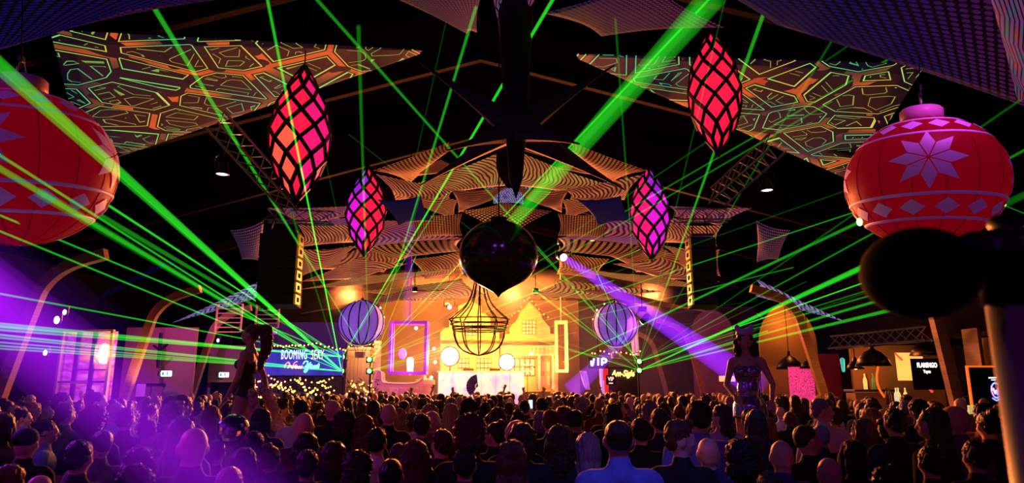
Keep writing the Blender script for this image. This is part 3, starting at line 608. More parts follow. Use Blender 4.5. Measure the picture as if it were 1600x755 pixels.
# ------------------------------------------------------------ red inflatable baubles
mat('red_shell', (.17, .001, .010), .45, 0, (.7, .001, .02), .21, spec=.05); mat('bauble_print', (.75, .55, .85), .45, 0, (.5, .06, .5), .10); mat('bauble_cap', (.8, .35, .55), .4); mat('seam', (.25, .0, .01), .6, 0, (.3, 0, .01), .1)
def bauble(c, r, rz, label, tilt):
    t = thing('hanging_bauble', label, 'bauble', c, rot=(tilt[0], tilt[1], rz), group='red inflatable Christmas baubles'); fz = .90
    def S(lon, lat, off=0): return Vector(((r + off) * math.cos(lat) * math.sin(lon), -(r + off) * math.cos(lat) * math.cos(lon), (r + off) * fz * math.sin(lat)))
    b = BM(); lathe(b, [(r * math.cos(a), r * fz * math.sin(a)) for a in [math.pi * (i / 32 - .5) for i in range(33)]], 64); obj('shell', b, 'red_shell', t, True)
    b = BM()
    for k in range(16):
        lo = 2 * math.pi * (k + .5) / 16; tube(b, [S(lo, la, .001) for la in [math.pi * (i / 24 - .5) * .97 for i in range(25)]], .006, 4)
    obj('seams', b, 'seam', t)
    b = BM(); z = r * fz; lathe(b, [(0, z - .03), (r * .27, z - .07), (r * .27, z + .12), (r * .24, z + .15), (0, z + .15)], 28); obj('top_cap', b, 'bauble_cap', t, True)
    b = BM(); tube(b, [Vector((.09 * math.cos(a), 0, z + .22 + .12 * math.sin(a))) for a in [2 * math.pi * i / 18 for i in range(18)]], .012, 6, closed=True); obj('ring', b, 'steel', t, True)
    b = BM(); tube(b, [(0, 0, z + .33), (0, 0, z + .5)], .02, 6); box(b, (0, 0, z + .36), (.09, .05, .08), bev=.01); tube(b, [(0, 0, z + .5), (0, 0, z + 3.0)], .008, 5); obj('hook', b, 'black_metal', t)
    for la, wd in ((1.02, .03), (.60, .022), (-.36, .024), (-.74, .024)):
        b = BM(); N = 64; q = []
        for i in range(N):
            lo = 2 * math.pi * i / N; q.append([b.verts.new(S(lo, la - wd, .002)), b.verts.new(S(lo, la - wd * .8, .008)), b.verts.new(S(lo, la + wd * .8, .008)), b.verts.new(S(lo, la + wd, .002))])
        for i in range(N):
            for j in range(3): b.faces.new((q[i][j], q[(i + 1) % N][j], q[(i + 1) % N][j + 1], q[i][j + 1]))
        obj('stripe', b, 'bauble_print', t, True)
    def patch(fn, name):
        b = BM(); n = 6; g = [[b.verts.new(fn(i / n, j / n)) for i in range(n + 1)] for j in range(n + 1)]
        for j in range(n):
            for i in range(n): b.faces.new((g[j][i], g[j][i + 1], g[j + 1][i + 1], g[j + 1][i]))
        bmesh.ops.remove_doubles(b, verts=b.verts, dist=1e-5)
        return obj(name, b, 'bauble_print', t, True)
    for la, nn, hw, hh in ((.81, 14, .19, .125), (-.55, 14, .17, .125)):
        src = None
        for k in range(nn):
            lo = 2 * math.pi * k / nn
            if src is None:
                cl = math.cos(la)
                src = patch(lambda u, v: S((u - v) * hw, la + (u + v - 1) * hh, .009), 'diamond')
                src.rotation_euler = (0, 0, 0)
            else: inst(src, t, rot=(0, 0, lo))
    for k in range(4):                                     # eight-petal snow stars
        lo0 = math.pi / 2 * k
        def petal(u, v, a):
            # rhombus petal from centre, corner points of an eight-point star
            R0 = .41; A = Vector((0, 0)); B = Vector((math.cos(a), math.sin(a))) * R0 * .62; Dd = Vector((math.cos(a + math.pi / 4), math.sin(a + math.pi / 4))) * R0 * .62; Cc = B + Dd
            p = A.lerp(B, u).lerp(Dd.lerp(Cc, u), v) * .93 + Cc * .045
            return S(lo0 + p.x / .98, .15 + p.y, .009)
        for j in range(8):
            a = math.pi / 4 * j + math.pi / 8; patch(lambda u, v, a=a: petal(u, v, a), 'petal')
    return t
def ctr(px, py, Y): return P(px, py, Y)
bauble(ctr(1444, 285, 9.0), .985, R(62), 'red inflatable bauble with a lilac eight-petal star, hanging at right behind the black ball', (R(4), R(-4)))
bauble(ctr(30, 262, 7.0), .93, R(-78), 'red inflatable bauble cut by the left edge, lilac diamonds near its top', (R(4), R(6)))

# ------------------------------------------------------------ lozenge lanterns
emit('lantern_red', (1, .012, .06), 1.05); emit('lantern_orange', (1, .10, .055), 1.15); emit('lantern_pink', (1, .012, .20), .9); emit('lantern_magenta', (.85, .012, .75), .9); emit('lantern_violet', (.42, .02, .75), .8)
noisy('lantern_bars', (.012, .006, .02), (.02, .01, .04), 3, .6)
def lantern(c, r, h, label, colf, NA=8, NR=7, rz=0, tilt=0):
    t = thing('lozenge_lantern', label, 'lantern', c, rot=(0, tilt, rz), group='spindle lanterns with diamond panels')
    def rad(f): # f 0..1 bottom..top, waist slightly above the middle
        g = f ** .92; return max(.02, r * math.sin(math.pi * g) ** .88)
    def S(k, j, s=1.0): # node of the lattice: column k (half steps), row j
        f = j / (NR * 2); a = math.pi * k / NA; return Vector((s * rad(f) * math.sin(a), -s * rad(f) * math.cos(a), (f - .5) * h))
    for j in range(1, NR * 2):
        src = None
        for k in range(j % 2, NA * 2, 2):
            if src is None:
                cen = (S(k, j) + S(k, j - 1) + S(k, j + 1)) / 3
                mid = S(k, j); pts = [S(k, j - 1), S(k + 1, j), S(k, j + 1), S(k - 1, j)]; cc = sum(pts, Vector()) / 4
                b = BM(); q = [p.lerp(cc, .05) for p in pts]; out = mid * 1.0; out.z = mid.z; cv = b.verts.new(cc.lerp(mid, .55)); vv = [b.verts.new(p) for p in q]
                for i in range(4): b.faces.new((cv, vv[i], vv[(i + 1) % 4]))
                src = obj('panel', b, 'lantern_red', t); o = src; k0 = k
            else: o = inst(src, t, rot=(0, 0, math.pi * (k - k0) / NA))
            o.material_slots[0].link = 'OBJECT'; o.material_slots[0].material = M[colf(((k / NA + rz / math.pi) + 1) % 2 - 1, j / (NR * 2))]
    b = BM()
    for k in range(NA * 2):
        for j in range(NR * 2):
            if (k + j) % 2 == 0: continue
            for d in (-1, 1): bar(b, S(k, j, 1.015), S(k + d, j + 1, 1.015), .06 * r / .5, .045 * r / .5, S(k, j) + Vector((0, 0, .01)))
    obj('lattice_frame', b, 'lantern_bars', t)
    b = BM(); tube(b, [(0, 0, h / 2 - .03), (0, 0, h / 2 + 2.0)], .012, 5); obj('cable', b, 'black_metal', t)
    b = BM(); lathe(b, [(0, -.02), (.03, 0), (.02, .1), (0, .1)], 8, (0, 0, -h / 2 - .05)); obj('tip', b, 'lantern_bars', t)
    return t
def cf(a, f):  # azimuth a -1..1 (0 faces the camera), height f
    return 'lantern_orange' if (f < .5 and -.3 < a < .02) else 'lantern_pink' if a > .15 else 'lantern_red'
def cf_r(a, f): return 'lantern_red'
def cf_sl(a, f): return 'lantern_red' if a > .06 or (a > -.1 and f > .35 and f < .5) else 'lantern_magenta' if f < .7 else 'lantern_violet'
def cf_sr(a, f): return 'lantern_pink' if a < -.02 else 'lantern_magenta' if f < .66 else 'lantern_violet'
def lan(px, py0, py1, wd, Y, *a, **k):
    p0, p1 = P(px, py0, Y), P(px, py1, Y); c = (p0 + p1) / 2; return lantern(c, wd / 2 / FPX * Y * 1.02, (p0.z - p1.z), *a, **k)
lan(469, 104, 316, 96, 11, 'large red and orange lantern at left, hanging before the maze sail', cf, 7, 5, rz=R(-8))
lan(1116, 48, 240, 84, 11, 'large red lantern at right, hanging before the maze sail', cf_r, 7, 5, rz=R(9))
lan(572, 260, 398, 61, 17, 'smaller magenta and red lantern on the left', cf_sl, 7, 5)
lan(1015, 260, 405, 61, 17, 'smaller pink and magenta lantern on the right', cf_sr, 7, 5)

# ------------------------------------------------------------ black glossy bauble in the centre
mat('gloss_black', (.03, .014, .012), .16, .3); c = P(779, 398, 12)
t = thing('black_bauble', 'black glossy onion-shaped bauble hanging in the centre', 'bauble', c); r = 63 / FPX * 12
b = BM(); pr = [(0, r * .86)]
for i in range(1, 26):
    a = math.pi / 2 - math.pi * i / 25 * .80; pr.append((r * math.cos(a), r * .88 * math.sin(a)))
x0, z0 = pr[-1]; pr += [(x0 * .66, z0 - r * .10), (x0 * .4, z0 - r * .18), (x0 * .16, z0 - r * .27), (x0 * .03, z0 - r * .36), (0, z0 - r * .38)]
lathe(b, pr, 48); obj('shell', b, 'gloss_black', t, True)
b = BM(); lathe(b, [(0, r * .82), (.15, r * .83), (.15, r * .95), (0, r * .97)], 20); tube(b, [(0, 0, r * .9), (0, 0, r + 3)], .014, 6); obj('top_cap', b, 'black_metal', t)
for px, py, e in ((757, 391, 0), (800, 391, 1)): spot(P(px, py, 9) + Vector((.3 if e else -.3, 0, 1.2)), c, (.4, .1, 1), 25, 20, .3, .12)

# ------------------------------------------------------------ striped balloons
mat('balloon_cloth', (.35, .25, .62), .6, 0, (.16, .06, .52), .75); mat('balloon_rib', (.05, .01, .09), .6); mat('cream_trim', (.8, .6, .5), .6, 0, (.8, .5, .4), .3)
def balloon(px, py, wd, Y, lab, side):
    c = P(px, py, Y); r = wd / 2 / FPX * Y; t = thing('striped_balloon', lab, 'balloon', c, R(8 * side), 'striped round balloons above the stage sides')
    b = BM(); lathe(b, [(r * math.cos(a), r * .97 * math.sin(a)) for a in [math.pi * (i / 24 - .5) for i in range(25)]], 48); obj('envelope', b, 'balloon_cloth', t, True)
    for k in range(14):
        a = 2 * math.pi * k / 14; b = BM(); tube(b, [Vector((1.012 * r * math.cos(l) * math.cos(a), 1.012 * r * math.cos(l) * math.sin(a), r * .98 * math.sin(l))) for l in [math.pi * (i / 16 - .5) for i in range(17)]], .026, 5); obj('rib', b, 'balloon_rib', t, True)
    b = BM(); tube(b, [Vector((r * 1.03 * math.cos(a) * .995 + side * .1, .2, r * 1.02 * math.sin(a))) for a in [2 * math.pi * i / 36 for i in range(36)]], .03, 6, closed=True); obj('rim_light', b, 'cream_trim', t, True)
    b = BM(); lathe(b, [(0, r * .95), (.09, r * .97), (.06, r * 1.08), (0, r * 1.1)], 12); tube(b, [(0, 0, r), (0, 0, r + 2.6)], .015, 5); obj('top_knot', b, 'black_metal', t)
    b = BM()
    for k in range(4):
        a = math.pi / 4 + math.pi / 2 * k; tube(b, [(r * .45 * math.cos(a), r * .45 * math.sin(a), -r * .86), (.16 * math.cos(a), .16 * math.sin(a), -r * 1.3)], .012, 5)
    obj('rope', b, 'glulam', t)
    b = BM(); lathe(b, [(0, -r * 1.55), (.17, -r * 1.55), (.2, -r * 1.3), (.18, -r * 1.3), (0, -r * 1.4)], 16); obj('basket', b, 'glulam', t)
    for k in range(7):
        a = math.pi * (k + .5) / 7; b = BM(); ell(b, (r * 1.02 * math.cos(a), .1, r * 1.04 * math.sin(a)), (.03, .03, .03), u=8, v=6); obj('bulb', b, 'hot_lamp' if k % 2 else 'amber_sign', t, True)
    return t
balloon(565, 504, 70, 25, 'violet striped balloon above the cream tower, left of the stage', -1)
balloon(961, 507, 68, 25, 'violet striped balloon on the right above the sign with script letters', 1)

# ------------------------------------------------------------ wire basket chandelier
t = thing('wire_chandelier', 'large rust-brown wire basket hanging before the bright stage', 'chandelier', P(749, 512, 21)); k = 21 / FPX
mat('rust_wire', (.12, .03, .01), .6)
N = 10
for rr, zz in ((47, 12), (45, 5), (42, -1), (41, -4)):
    b = BM(); tube(b, [Vector((rr * k * math.cos(a), rr * k * math.sin(a), zz * k)) for a in [2 * math.pi * i / 40 for i in range(40)]], .021, 6, closed=True); obj('hoop', b, 'rust_wire', t, True)
for i in range(N):
    a = 2 * math.pi * (i + .5) / N; ca, sa = math.cos(a), math.sin(a)
    f = lambda l: [Vector((q * k * ca, q * k * sa, z * k)) for q, z in l]
    b = BM(); tube(b, cat(f([(7, 78), (14, 50), (24, 32), (47, 12)]), 5), .02, 6); obj('upper_wire', b, 'rust_wire', t, True)
    b = BM(); tube(b, cat(f([(47, 12), (41, -4), (40, -14), (33, -29), (20, -38), (0, -43)]), 5), .02, 6); obj('lower_wire', b, 'rust_wire', t, True)
b = BM(); lathe(b, [(0, 80 * k), (8 * k, 78 * k), (8 * k, 76 * k), (0, 76 * k)], 16); tube(b, [(0, 0, 78 * k), (0, 0, 78 * k + 2.2)], .02, 6); obj('crown', b, 'rust_wire', t)

# ------------------------------------------------------------ line arrays
mat('array_black', (.006, .007, .006), .7); mat('bracket_stage_lit', (.6, .35, .06), .35, .6, (1, .4, .02), .12)  # brackets carry the orange stage light as colour and faint glow
def line_array(x0, x1, y0, y1, Y, inner, lab):
    a, c = P(x0, y0, Y), P(x1, y1, Y); W_ = c.x - a.x; H = a.z - c.z; n = 6; h = H / n
    t = thing('line_array', lab, 'loudspeaker', ((a.x + c.x) / 2, Y, c.z), group='hung line-array loudspeakers')
    for i in range(n):
        b = BM(); cur = .02 * (n - i) ** 1.4 * .3
        box(b, (0, cur, h * (i + .5)), (W_, .6, h - .012), (R(-.8 * (n - i)), 0, 0), .012); ca = obj('cabinet', b, 'array_black', t)
        b = BM(); box(b, (inner * (W_ / 2 + .03), -.1, h * (i + .5)), (.05, .36, h * .8), bev=.01)
        ca2 = obj('bracket', b, 'bracket_stage_lit', t)
        b = BM(); box(b, (inner * (W_ / 2 + .05), -.1, h * (i + .5)), (.03, .16, h * .4), bev=.01); obj('handle', b, 'matte_black', ca2)
    b = BM(); box(b, (0, 0, H + .06), (W_ * .9, .5, .05)); [tube(b, [(sx * W_ * .35, 0, H + .06), (sx * W_ * .2, 0, H + .6)], .014, 5) for sx in (-1, 1)]; obj('fly_frame', b, 'black_metal', t)
line_array(413, 463, 368, 479, 16, 1, 'black line-array loudspeaker hanging on the left, over the dancer with the ponytail')
line_array(1075, 1119, 374, 480, 16, -1, 'black line-array loudspeaker hanging on the right, over the purple beam')

# ------------------------------------------------------------ mirror balls and moving-head lamps
def mirror_ball(c, r, lab, hang=True):
    t = thing('mirror_ball', lab, 'mirror ball', c); b = BM(); n = 14
    for j in range(1, n):
        la0, la1 = math.pi * (j / n - .5), math.pi * ((j + 1) / n - .5); m_ = max(4, int(2 * n * math.cos((la0 + la1) / 2)))
        for i in range(m_):
            l0, l1 = 2 * math.pi * i / m_, 2 * math.pi * (i + .93) / m_; la1b = la0 + (la1 - la0) * .93
            vv = [b.verts.new((r * math.cos(p) * math.cos(q), r * math.cos(p) * math.sin(q), r * math.sin(p))) for q, p in ((l0, la0), (l1, la0), (l1, la1b), (l0, la1b))]
            try: b.faces.new(vv)
            except Exception: pass
    o = obj('mirror_tiles', b, 'mirror', t, kind='stuff')
    b = BM(); ell(b, (0, 0, 0), (r * .97,) * 3); obj('core', b, 'black_metal', t, True)
    if hang: b = BM(); tube(b, [(0, 0, r), (0, 0, r + 1.6)], .012, 5); obj('cable', b, 'black_metal', t)
    return t
mat('mirror', (.9, .9, .95), .05, 1)
mirror_ball(P(640, 334, 17), .16, 'small mirror ball hanging above the purple column of light')
mirror_ball(P(364, 672, 5.6), .125, 'mirror-tiled ball held up in the crowd below the dancer with the ponytail', False)
def moving_head(px, py, Y, tgt, lab, m='violet_lamp', r=.13):
    c = P(px, py, Y); t = thing('moving_head', lab, 'spotlight', c); d = (Vector(tgt) - c).normalized(); L, x, y, z = orient((0, 0, 0), d)
    b = BM(); rs = [ring(b, z * a, x, y, q, q, 18) for a, q in ((-.35, .1), (-.3, r), (0, r), (.02, r * .9))]
    for i in range(3): bridge(b, rs[i], rs[i + 1])
    b.faces.new(rs[0][::-1]); b.faces.new(rs[-1]); obj('housing', b, 'black_metal', t, True)
    b = BM(); r_ = ring(b, z * .03, x, y, r * .85, r * .85, 18); b.faces.new(r_); r2 = ring(b, z * .05, x, y, r * .6, r * .6, 18); bridge(b, r_, r2); b.faces.new(r2); obj('lens', b, m, t)
    b = BM(); tube(b, cat([(-.2, 0, 0), (-.2, 0, .3), (0, 0, .38), (.2, 0, .3), (.2, 0, 0)], 3), .02, 6); box(b, (0, 0, .46), (.3, .2, .14), bev=.01); tube(b, [(0, 0, .5), (0, 0, 1.4)], .02, 5); obj('yoke', b, 'black_metal', t); return t
moving_head(880, 402, 19.5, P(1160, 590, 12), 'moving-head lamp right of the black bauble throwing the broad purple beam')
moving_head(1004, 503, 24, P(900, 605, 26), 'moving-head lamp right of the striped balloon throwing a short purple beam')
moving_head(702, 480, 27, P(745, 520, 24), 'small violet moving-head lamp left of the wire basket', r=.1)
moving_head(661, 436, 24, P(655, 600, 26), 'moving-head lamp above the purple framed box', r=.08) if False else None
for px, py in ((648, 456), (837, 458), (555, 372), (926, 376)):
    c = P(px, py, 21); t = thing('par_lamp', 'small amber par lamp clipped among the sails, %s' % {648: 'upper left of the wire basket', 837: 'upper right of the wire basket', 555: 'behind the smaller left lantern', 926: 'between black bauble and smaller right lantern'}[px], 'spotlight', c)
    b = BM(); lathe(b, [(0, .14), (.08, .14), (.1, 0), (.08, 0), (0, .02)], 14); obj('housing', b, 'black_metal', t); b = BM(); ell(b, (0, 0, .01), (.08, .08, .015), u=12, v=6); obj('lens', b, 'amber_sign', t)
    b = BM(); tube(b, [(0, 0, .14), (0, 0, 1.2)], .012, 5); obj('hanger', b, 'black_metal', t)
# ------------------------------------------------------------ the stage
SY = 30.0; kk = SY / FPX
noisy('facade_paint', (.8, .52, .2), (.88, .62, .28), 3, .8, 0, .3); noisy('facade_paint_b', (.75, .4, .18), (.85, .5, .25), 3, .8, 0, .3)
mat('white_trim', (.9, .85, .75), .6); mat('window_glow', (.9, .6, .3), .5, 0, (1, .6, .2), .7); mat('stage_black', (.03, .02, .02), .7); mat('cream', (.85, .72, .5), .7); mat('pink_set', (.85, .45, .45), .6)
zs = 1.25
b = BM(); box(b, (-1.5, 32.5, zs / 2), (15, 5.4, zs)); o = obj('stage_platform', b, 'stage_black'); tag(o, 'black stage platform under the bright yellow facades', 'stage')
def X(px, Y): return (px - 800) / FPX * Y / .978 if False else P(px, 560, Y).x
def Z(py, Y): return P(800, py, Y).z
# right facade with the stepped gable
YF = 32.0
def facade(outl, label, m, parts):
    o = thing('house_facade', label, 'facade', (X(outl[0][0], YF), YF, zs)); q = [(P(a, b_, YF).x - o.location.x, max(0, P(a, b_, YF).z - zs)) for a, b_ in outl]
    b = BM(); prism(b, q, .3); obj('wall', b, m, o); parts(o); return o
def wbox(o, name, x0, y0, x1, y1, m, d=.08, dy=-.05, fr=0):
    a, c = P(x0, y0, YF), P(x1, y1, YF); b = BM(); box(b, ((a.x + c.x) / 2 - o.location.x, dy, (a.z + c.z) / 2 - zs), (c.x - a.x, d, a.z - c.z)); return obj(name, b, m, o)
def window_(o, x0, y0, x1, y1, nx, ny, glow='window_glow'):
    f = wbox(o, 'window_frame', x0, y0, x1, y1, 'rust_wire', .06, -.03)
    for i in range(nx):
        for j in range(ny):
            w_, h = (x1 - x0) / nx, (y1 - y0) / ny
            p = wbox(o, 'pane', x0 + w_ * (i + .12), y0 + h * (j + .12), x0 + w_ * (i + .88), y0 + h * (j + .88), glow, .03, -.07)
def partsR(o):
    window_(o, 816, 501, 837, 523, 4, 4, 'white_trim')
    f = wbox(o, 'porch_beam', 788, 541, 866, 557, 'cream', .5, -.3)
    for i in range(12): wbox(o, 'lattice_hole', 790.5 + i * 6.3, 543.5, 794.8 + i * 6.3, 554, 'facade_paint_b', .05, -.56)
    for x in (788, 840, 861): wbox(o, 'post', x, 557, x + 4, 608, 'white_trim', .14, -.4)
    wbox(o, 'door_leaf', 845, 560, 859, 608, 'facade_paint_b', .08, -.06); wbox(o, 'cornice', 782, 535, 872, 540, 'rust_wire', .3, -.15)
    window_(o, 796, 560, 836, 588, 5, 2)
    for x in (845, 853):
        for y in (566, 588): wbox(o, 'door_panel', x + 1, y, x + 6, y + 14, 'cream', .03, -.12)
outR = [(782, 612), (782, 530), (789, 530), (789, 522), (796, 522), (796, 512), (803, 505), (809, 498), (812, 489), (818, 483), (824, 476), (827, 472), (831, 476), (838, 483), (844, 489), (847, 498), (853, 505), (859, 512), (860, 522), (867, 522), (867, 530), (872, 530), (872, 612)]
facade(outR, 'yellow gabled house front with a small latticed attic window, right of the wire basket', 'facade_paint', partsR)
def partsL(o):
    window_(o, 716, 560, 733, 583, 3, 3); window_(o, 745, 560, 768, 583, 4, 3); wbox(o, 'cornice', 690, 533, 780, 537, 'rust_wire', .3, -.15)
    window_(o, 726, 505, 744, 525, 3, 3, 'white_trim'); wbox(o, 'string_course', 700, 545, 780, 549, 'white_trim', .2, -.1)
outL = [(688, 612), (688, 520), (694, 513), (702, 512), (702, 498), (710, 490), (716, 489), (716, 478), (726, 474), (734, 470), (742, 474), (752, 478), (752, 489), (758, 490), (766, 498), (766, 512), (772, 513), (780, 520), (780, 612)]
facade(outL, 'golden gabled house front behind the wire basket', 'facade_paint', partsL)
# back cloth in warm brown behind the houses
noisy('warm_cloth', (.34, .15, .07), (.42, .2, .1), .8, .85)
b = BM(); a, c = P(588, 600, 34), P(906, 600, 34); box(b, ((a.x + c.x) / 2, 34.0, 3.1), (c.x - a.x, .1, 6.2)); obj('backdrop', b, 'warm_cloth', kind='structure')
# booth with bright picture front
def booth_col(t):
    n = t.noise(t.coord('Object', (1, 1, 1)), 1.1, 3); return t.ramp(n, [(.36, (1, .45, .8)), (.46, (1, .8, .85)), (.54, (1, .9, .7)), (.66, (.85, .5, .85))])
projected('booth_screen', booth_col, .85, .4)
a, c = P(685, 581, 28.5), P(819, 581, 28.5); t = thing('dj_booth', 'long white and pink glowing DJ booth at the centre of the stage', 'booth', ((a.x + c.x) / 2, 28.5, 0)); W_ = c.x - a.x; H = a.z
b = BM(); box(b, (0, .5, H / 2), (W_, 1.0, H - .02)); obj('cabinet', b, 'stage_black', t)
n = 6
for i in range(n):
    b = BM(); box(b, (-W_ / 2 + W_ * (i + .5) / n, -.04, H / 2 + .3), (W_ / n - .012, .07, H - .62)); obj('screen_panel', b, 'booth_screen', t)
b = BM(); box(b, (0, .45, H), (W_ + .1, 1.1, .05), bev=.01); obj('table_top', b, 'white_trim', t)
for x in (-.55, .55):
    b = BM(); box(b, (0, 0, .05), (.45, .4, .09), bev=.01); [lathe(b, [(0, .1), (.1, .1), (.1, .115), (0, .12)], 16, (sx, 0, 0)) for sx in (-.1, .1)]; o = obj('dj_deck', b, 'black_plastic', loc=(t.location.x + x, 28.9, H + .03)); tag(o, 'black DJ deck on the booth, %s one' % ('left' if x < 0 else 'right'), 'deck')
# blinders
for px, py, r, lab in ((703, 557, .36, 'left blinding round stage light beside the booth'), (792, 566, .31, 'right blinding round stage light beside the booth')):
    c = P(px, py, 29.2); t = thing('blinder_light', lab, 'stage light', c)
    b = BM(); ell(b, (0, -.05, 0), (r, .12, r)); o = obj('lens', b, emit('blinder_glow', (1, .82, .42), 30) if 'blinder_glow' not in M else 'blinder_glow', t, True)
    b = BM(); tube(b, [Vector((r * 1.08 * math.cos(a), 0, r * 1.08 * math.sin(a))) for a in [2 * math.pi * i / 24 for i in range(24)]], .04, 8, closed=True); obj('rim', b, 'black_metal', t, True)
    b = BM(); tube(b, [(0, .1, -r), (0, .1, zs - c.z)], .03, 6); box(b, (0, .1, zs - c.z + .03), (.5, .4, .05)); obj('stand', b, 'black_metal', t)
c = P(824, 575, 29.5); t = thing('wheel_lamp', 'round wheel of small bulbs right of the right blinding light', 'lamp', c)
for i in range(8):
    b = BM(); ell(b, (.2 * math.cos(i * .785), 0, .2 * math.sin(i * .785)), (.045,) * 3, u=8, v=6); obj('bulb', b, 'amber_sign', t)
b = BM(); tube(b, [Vector((.2 * math.cos(a), .03, .2 * math.sin(a))) for a in [2 * math.pi * i / 20 for i in range(20)]], .02, 5, closed=True); tube(b, [(0, .03, -.2), (0, .03, zs - c.z)], .02, 5); obj('ring', b, 'black_metal', t)
for i, (px, py) in enumerate(((678, 545), (680, 566), (674, 590), (830, 552), (812, 596))):
    b = BM(); ell(b, (0, 0, 0), (.06,) * 3, u=10, v=8); o = obj('bulb', b, 'hot_lamp', loc=P(px, py, 29.8)); tag(o, 'small bright bulb %s' % ('highest one left of the left blinding light', 'middle one left of the left blinding light', 'low one at the left end of the booth', 'above the wheel of bulbs', 'low at the right end of the booth')[i], 'bulb', 'small stage bulbs')
# hanging box frames
mat('frame_violet', (.5, .1, .6), .5, 0, (.35, .02, .6), .55); mat('frame_cream', (.85, .6, .4), .5, 0, (.8, .4, .2), .35); emit('pink_lamp', (1, .1, .9), 2.2)
def box_frame(x0, y0, x1, y1, Y, m, lab, d=.5, wd=.09):
    a, c = P(x0, y0, Y), P(x1, y1, Y); cx, cz = (a.x + c.x) / 2, (a.z + c.z) / 2; W_, H = c.x - a.x, a.z - c.z; t = thing('light_cage', lab, 'frame', (cx, Y, cz))
    for dy in (0, d):
        for z in (-H / 2, H / 2): b = BM(); box(b, (0, dy, z), (W_ + wd, wd, wd)); obj('rail', b, m, t)
        for x in (-W_ / 2, W_ / 2): b = BM(); box(b, (x, dy, 0), (wd, wd, H - wd)); obj('stile', b, m, t)
    for x in (-W_ / 2, W_ / 2):
        for z in (-H / 2, H / 2): b = BM(); box(b, (x, d / 2, z), (wd * .8, d, wd * .8)); obj('crossbar', b, m, t)
    b = BM(); tube(b, [(0, d / 2, H / 2), (0, d / 2, H / 2 + 3.2)], .02, 5); obj('cable', b, m, t); return t
t = box_frame(611, 504, 664, 583, 26, 'frame_violet', 'large violet box frame hanging left of the stage with a pink bulb inside', .5, .11)
b = BM(); ell(b, P(629, 553, 26.3) - t.location, (.15, .12, .2)); obj('bulb', b, 'pink_lamp', t, True)
b = BM(); a = P(641, 572, 26.4) - t.location; capsule(b, a - Vector((0, 0, .22)), a + Vector((0, 0, .2)), .11, .13); obj('lamp', b, emit('white_pink', (1, .6, 1), 7), t, True)
b = BM(); a = P(650, 513, 26.4) - t.location; ell(b, a, (.06,) * 3); obj('lamp', b, 'white_lamp', t, True)
point(P(637, 560, 25.8), (1, .15, .9), 60, .1)
t = box_frame(869, 503, 886, 580, 28, 'frame_cream', 'narrow cream box frame hanging right of the stage', .4, .1)
# cream tower, tree with fairy lights, column and sleigh on the left of the stage
Yt = 28.5
def col(x0, x1, y0, name, lab, m, cat_, Y=Yt, d=.8, extra=None):
    a, c = P(x0, y0, Y), P(x1, y0, Y); t = thing(name, lab, cat_, ((a.x + c.x) / 2, Y, 0)); W_ = c.x - a.x; H = a.z
    b = BM(); box(b, (0, d / 2, H / 2), (W_, d, H)); obj('body', b, m, t); b = BM(); box(b, (0, d / 2, H), (W_ * 1.12, d * 1.12, .12), bev=.02); box(b, (0, d / 2, H - .2), (W_ * 1.06, d * 1.06, .06)); obj('cap', b, 'white_trim', t)
    if extra: extra(t, W_, H)
    return t
def planks(t, W_, H):
    for i in range(6): b = BM(); box(b, (-W_ / 2 + W_ * (i + .5) / 6, -.02, H / 2), (W_ / 6 - .02, .04, H - .3)); obj('plank', b, 'cream', t)
col(543, 578, 545, 'cream_tower', 'cream boarded tower behind the left green lasers', 'cream', 'tower', extra=planks)
col(585, 594, 535, 'slim_column', 'slim pinkish column left of the violet box frame', 'pink_set', 'column', d=.3)
# sleigh body: curled front
c = P(622, 600, 28); t = thing('stage_sleigh', 'pale pink sleigh with a curled front, below the violet box frame', 'sleigh', c)
pr = [(-.95, -1.2), (-.95, .1), (-.88, .42), (-.78, .5), (-.70, .42), (-.68, .15), (-.5, .02), (.6, .0), (.9, .12), (.95, .35), (1.02, .35), (1.02, -1.2)]
b = BM(); prism(b, pr, .9); obj('body', b, 'pink_set', t)
b = BM(); tube(b, cat([Vector((x, -.03, z)) for x, z in ((-.98, -.2), (-.98, .2), (-.86, .52), (-.7, .46), (-.66, .14), (-.45, .03), (.6, .02), (.95, .2), (1.05, .4))], 4), .04, 6); obj('trim_rail', b, 'white_trim', t, True)
for i in range(4): b = BM(); box(b, (-.6 + i * .42, -.02, -.45), (.36, .05, .6), bev=.02); obj('side_panel', b, 'cream' if i < 2 else 'pink_set', t)
c = P(664, 598, 28.4); b = BM(); lathe(b, [(0, -1.6), (.3, -1.6), (.36, -.2), (.42, -.05), (.4, .1), (.2, .16), (0, .18)], 20); o = obj('stage_drum', b, 'pink_set', loc=c, smooth=False); tag(o, 'round ochre drum between the sleigh and the booth', 'drum')
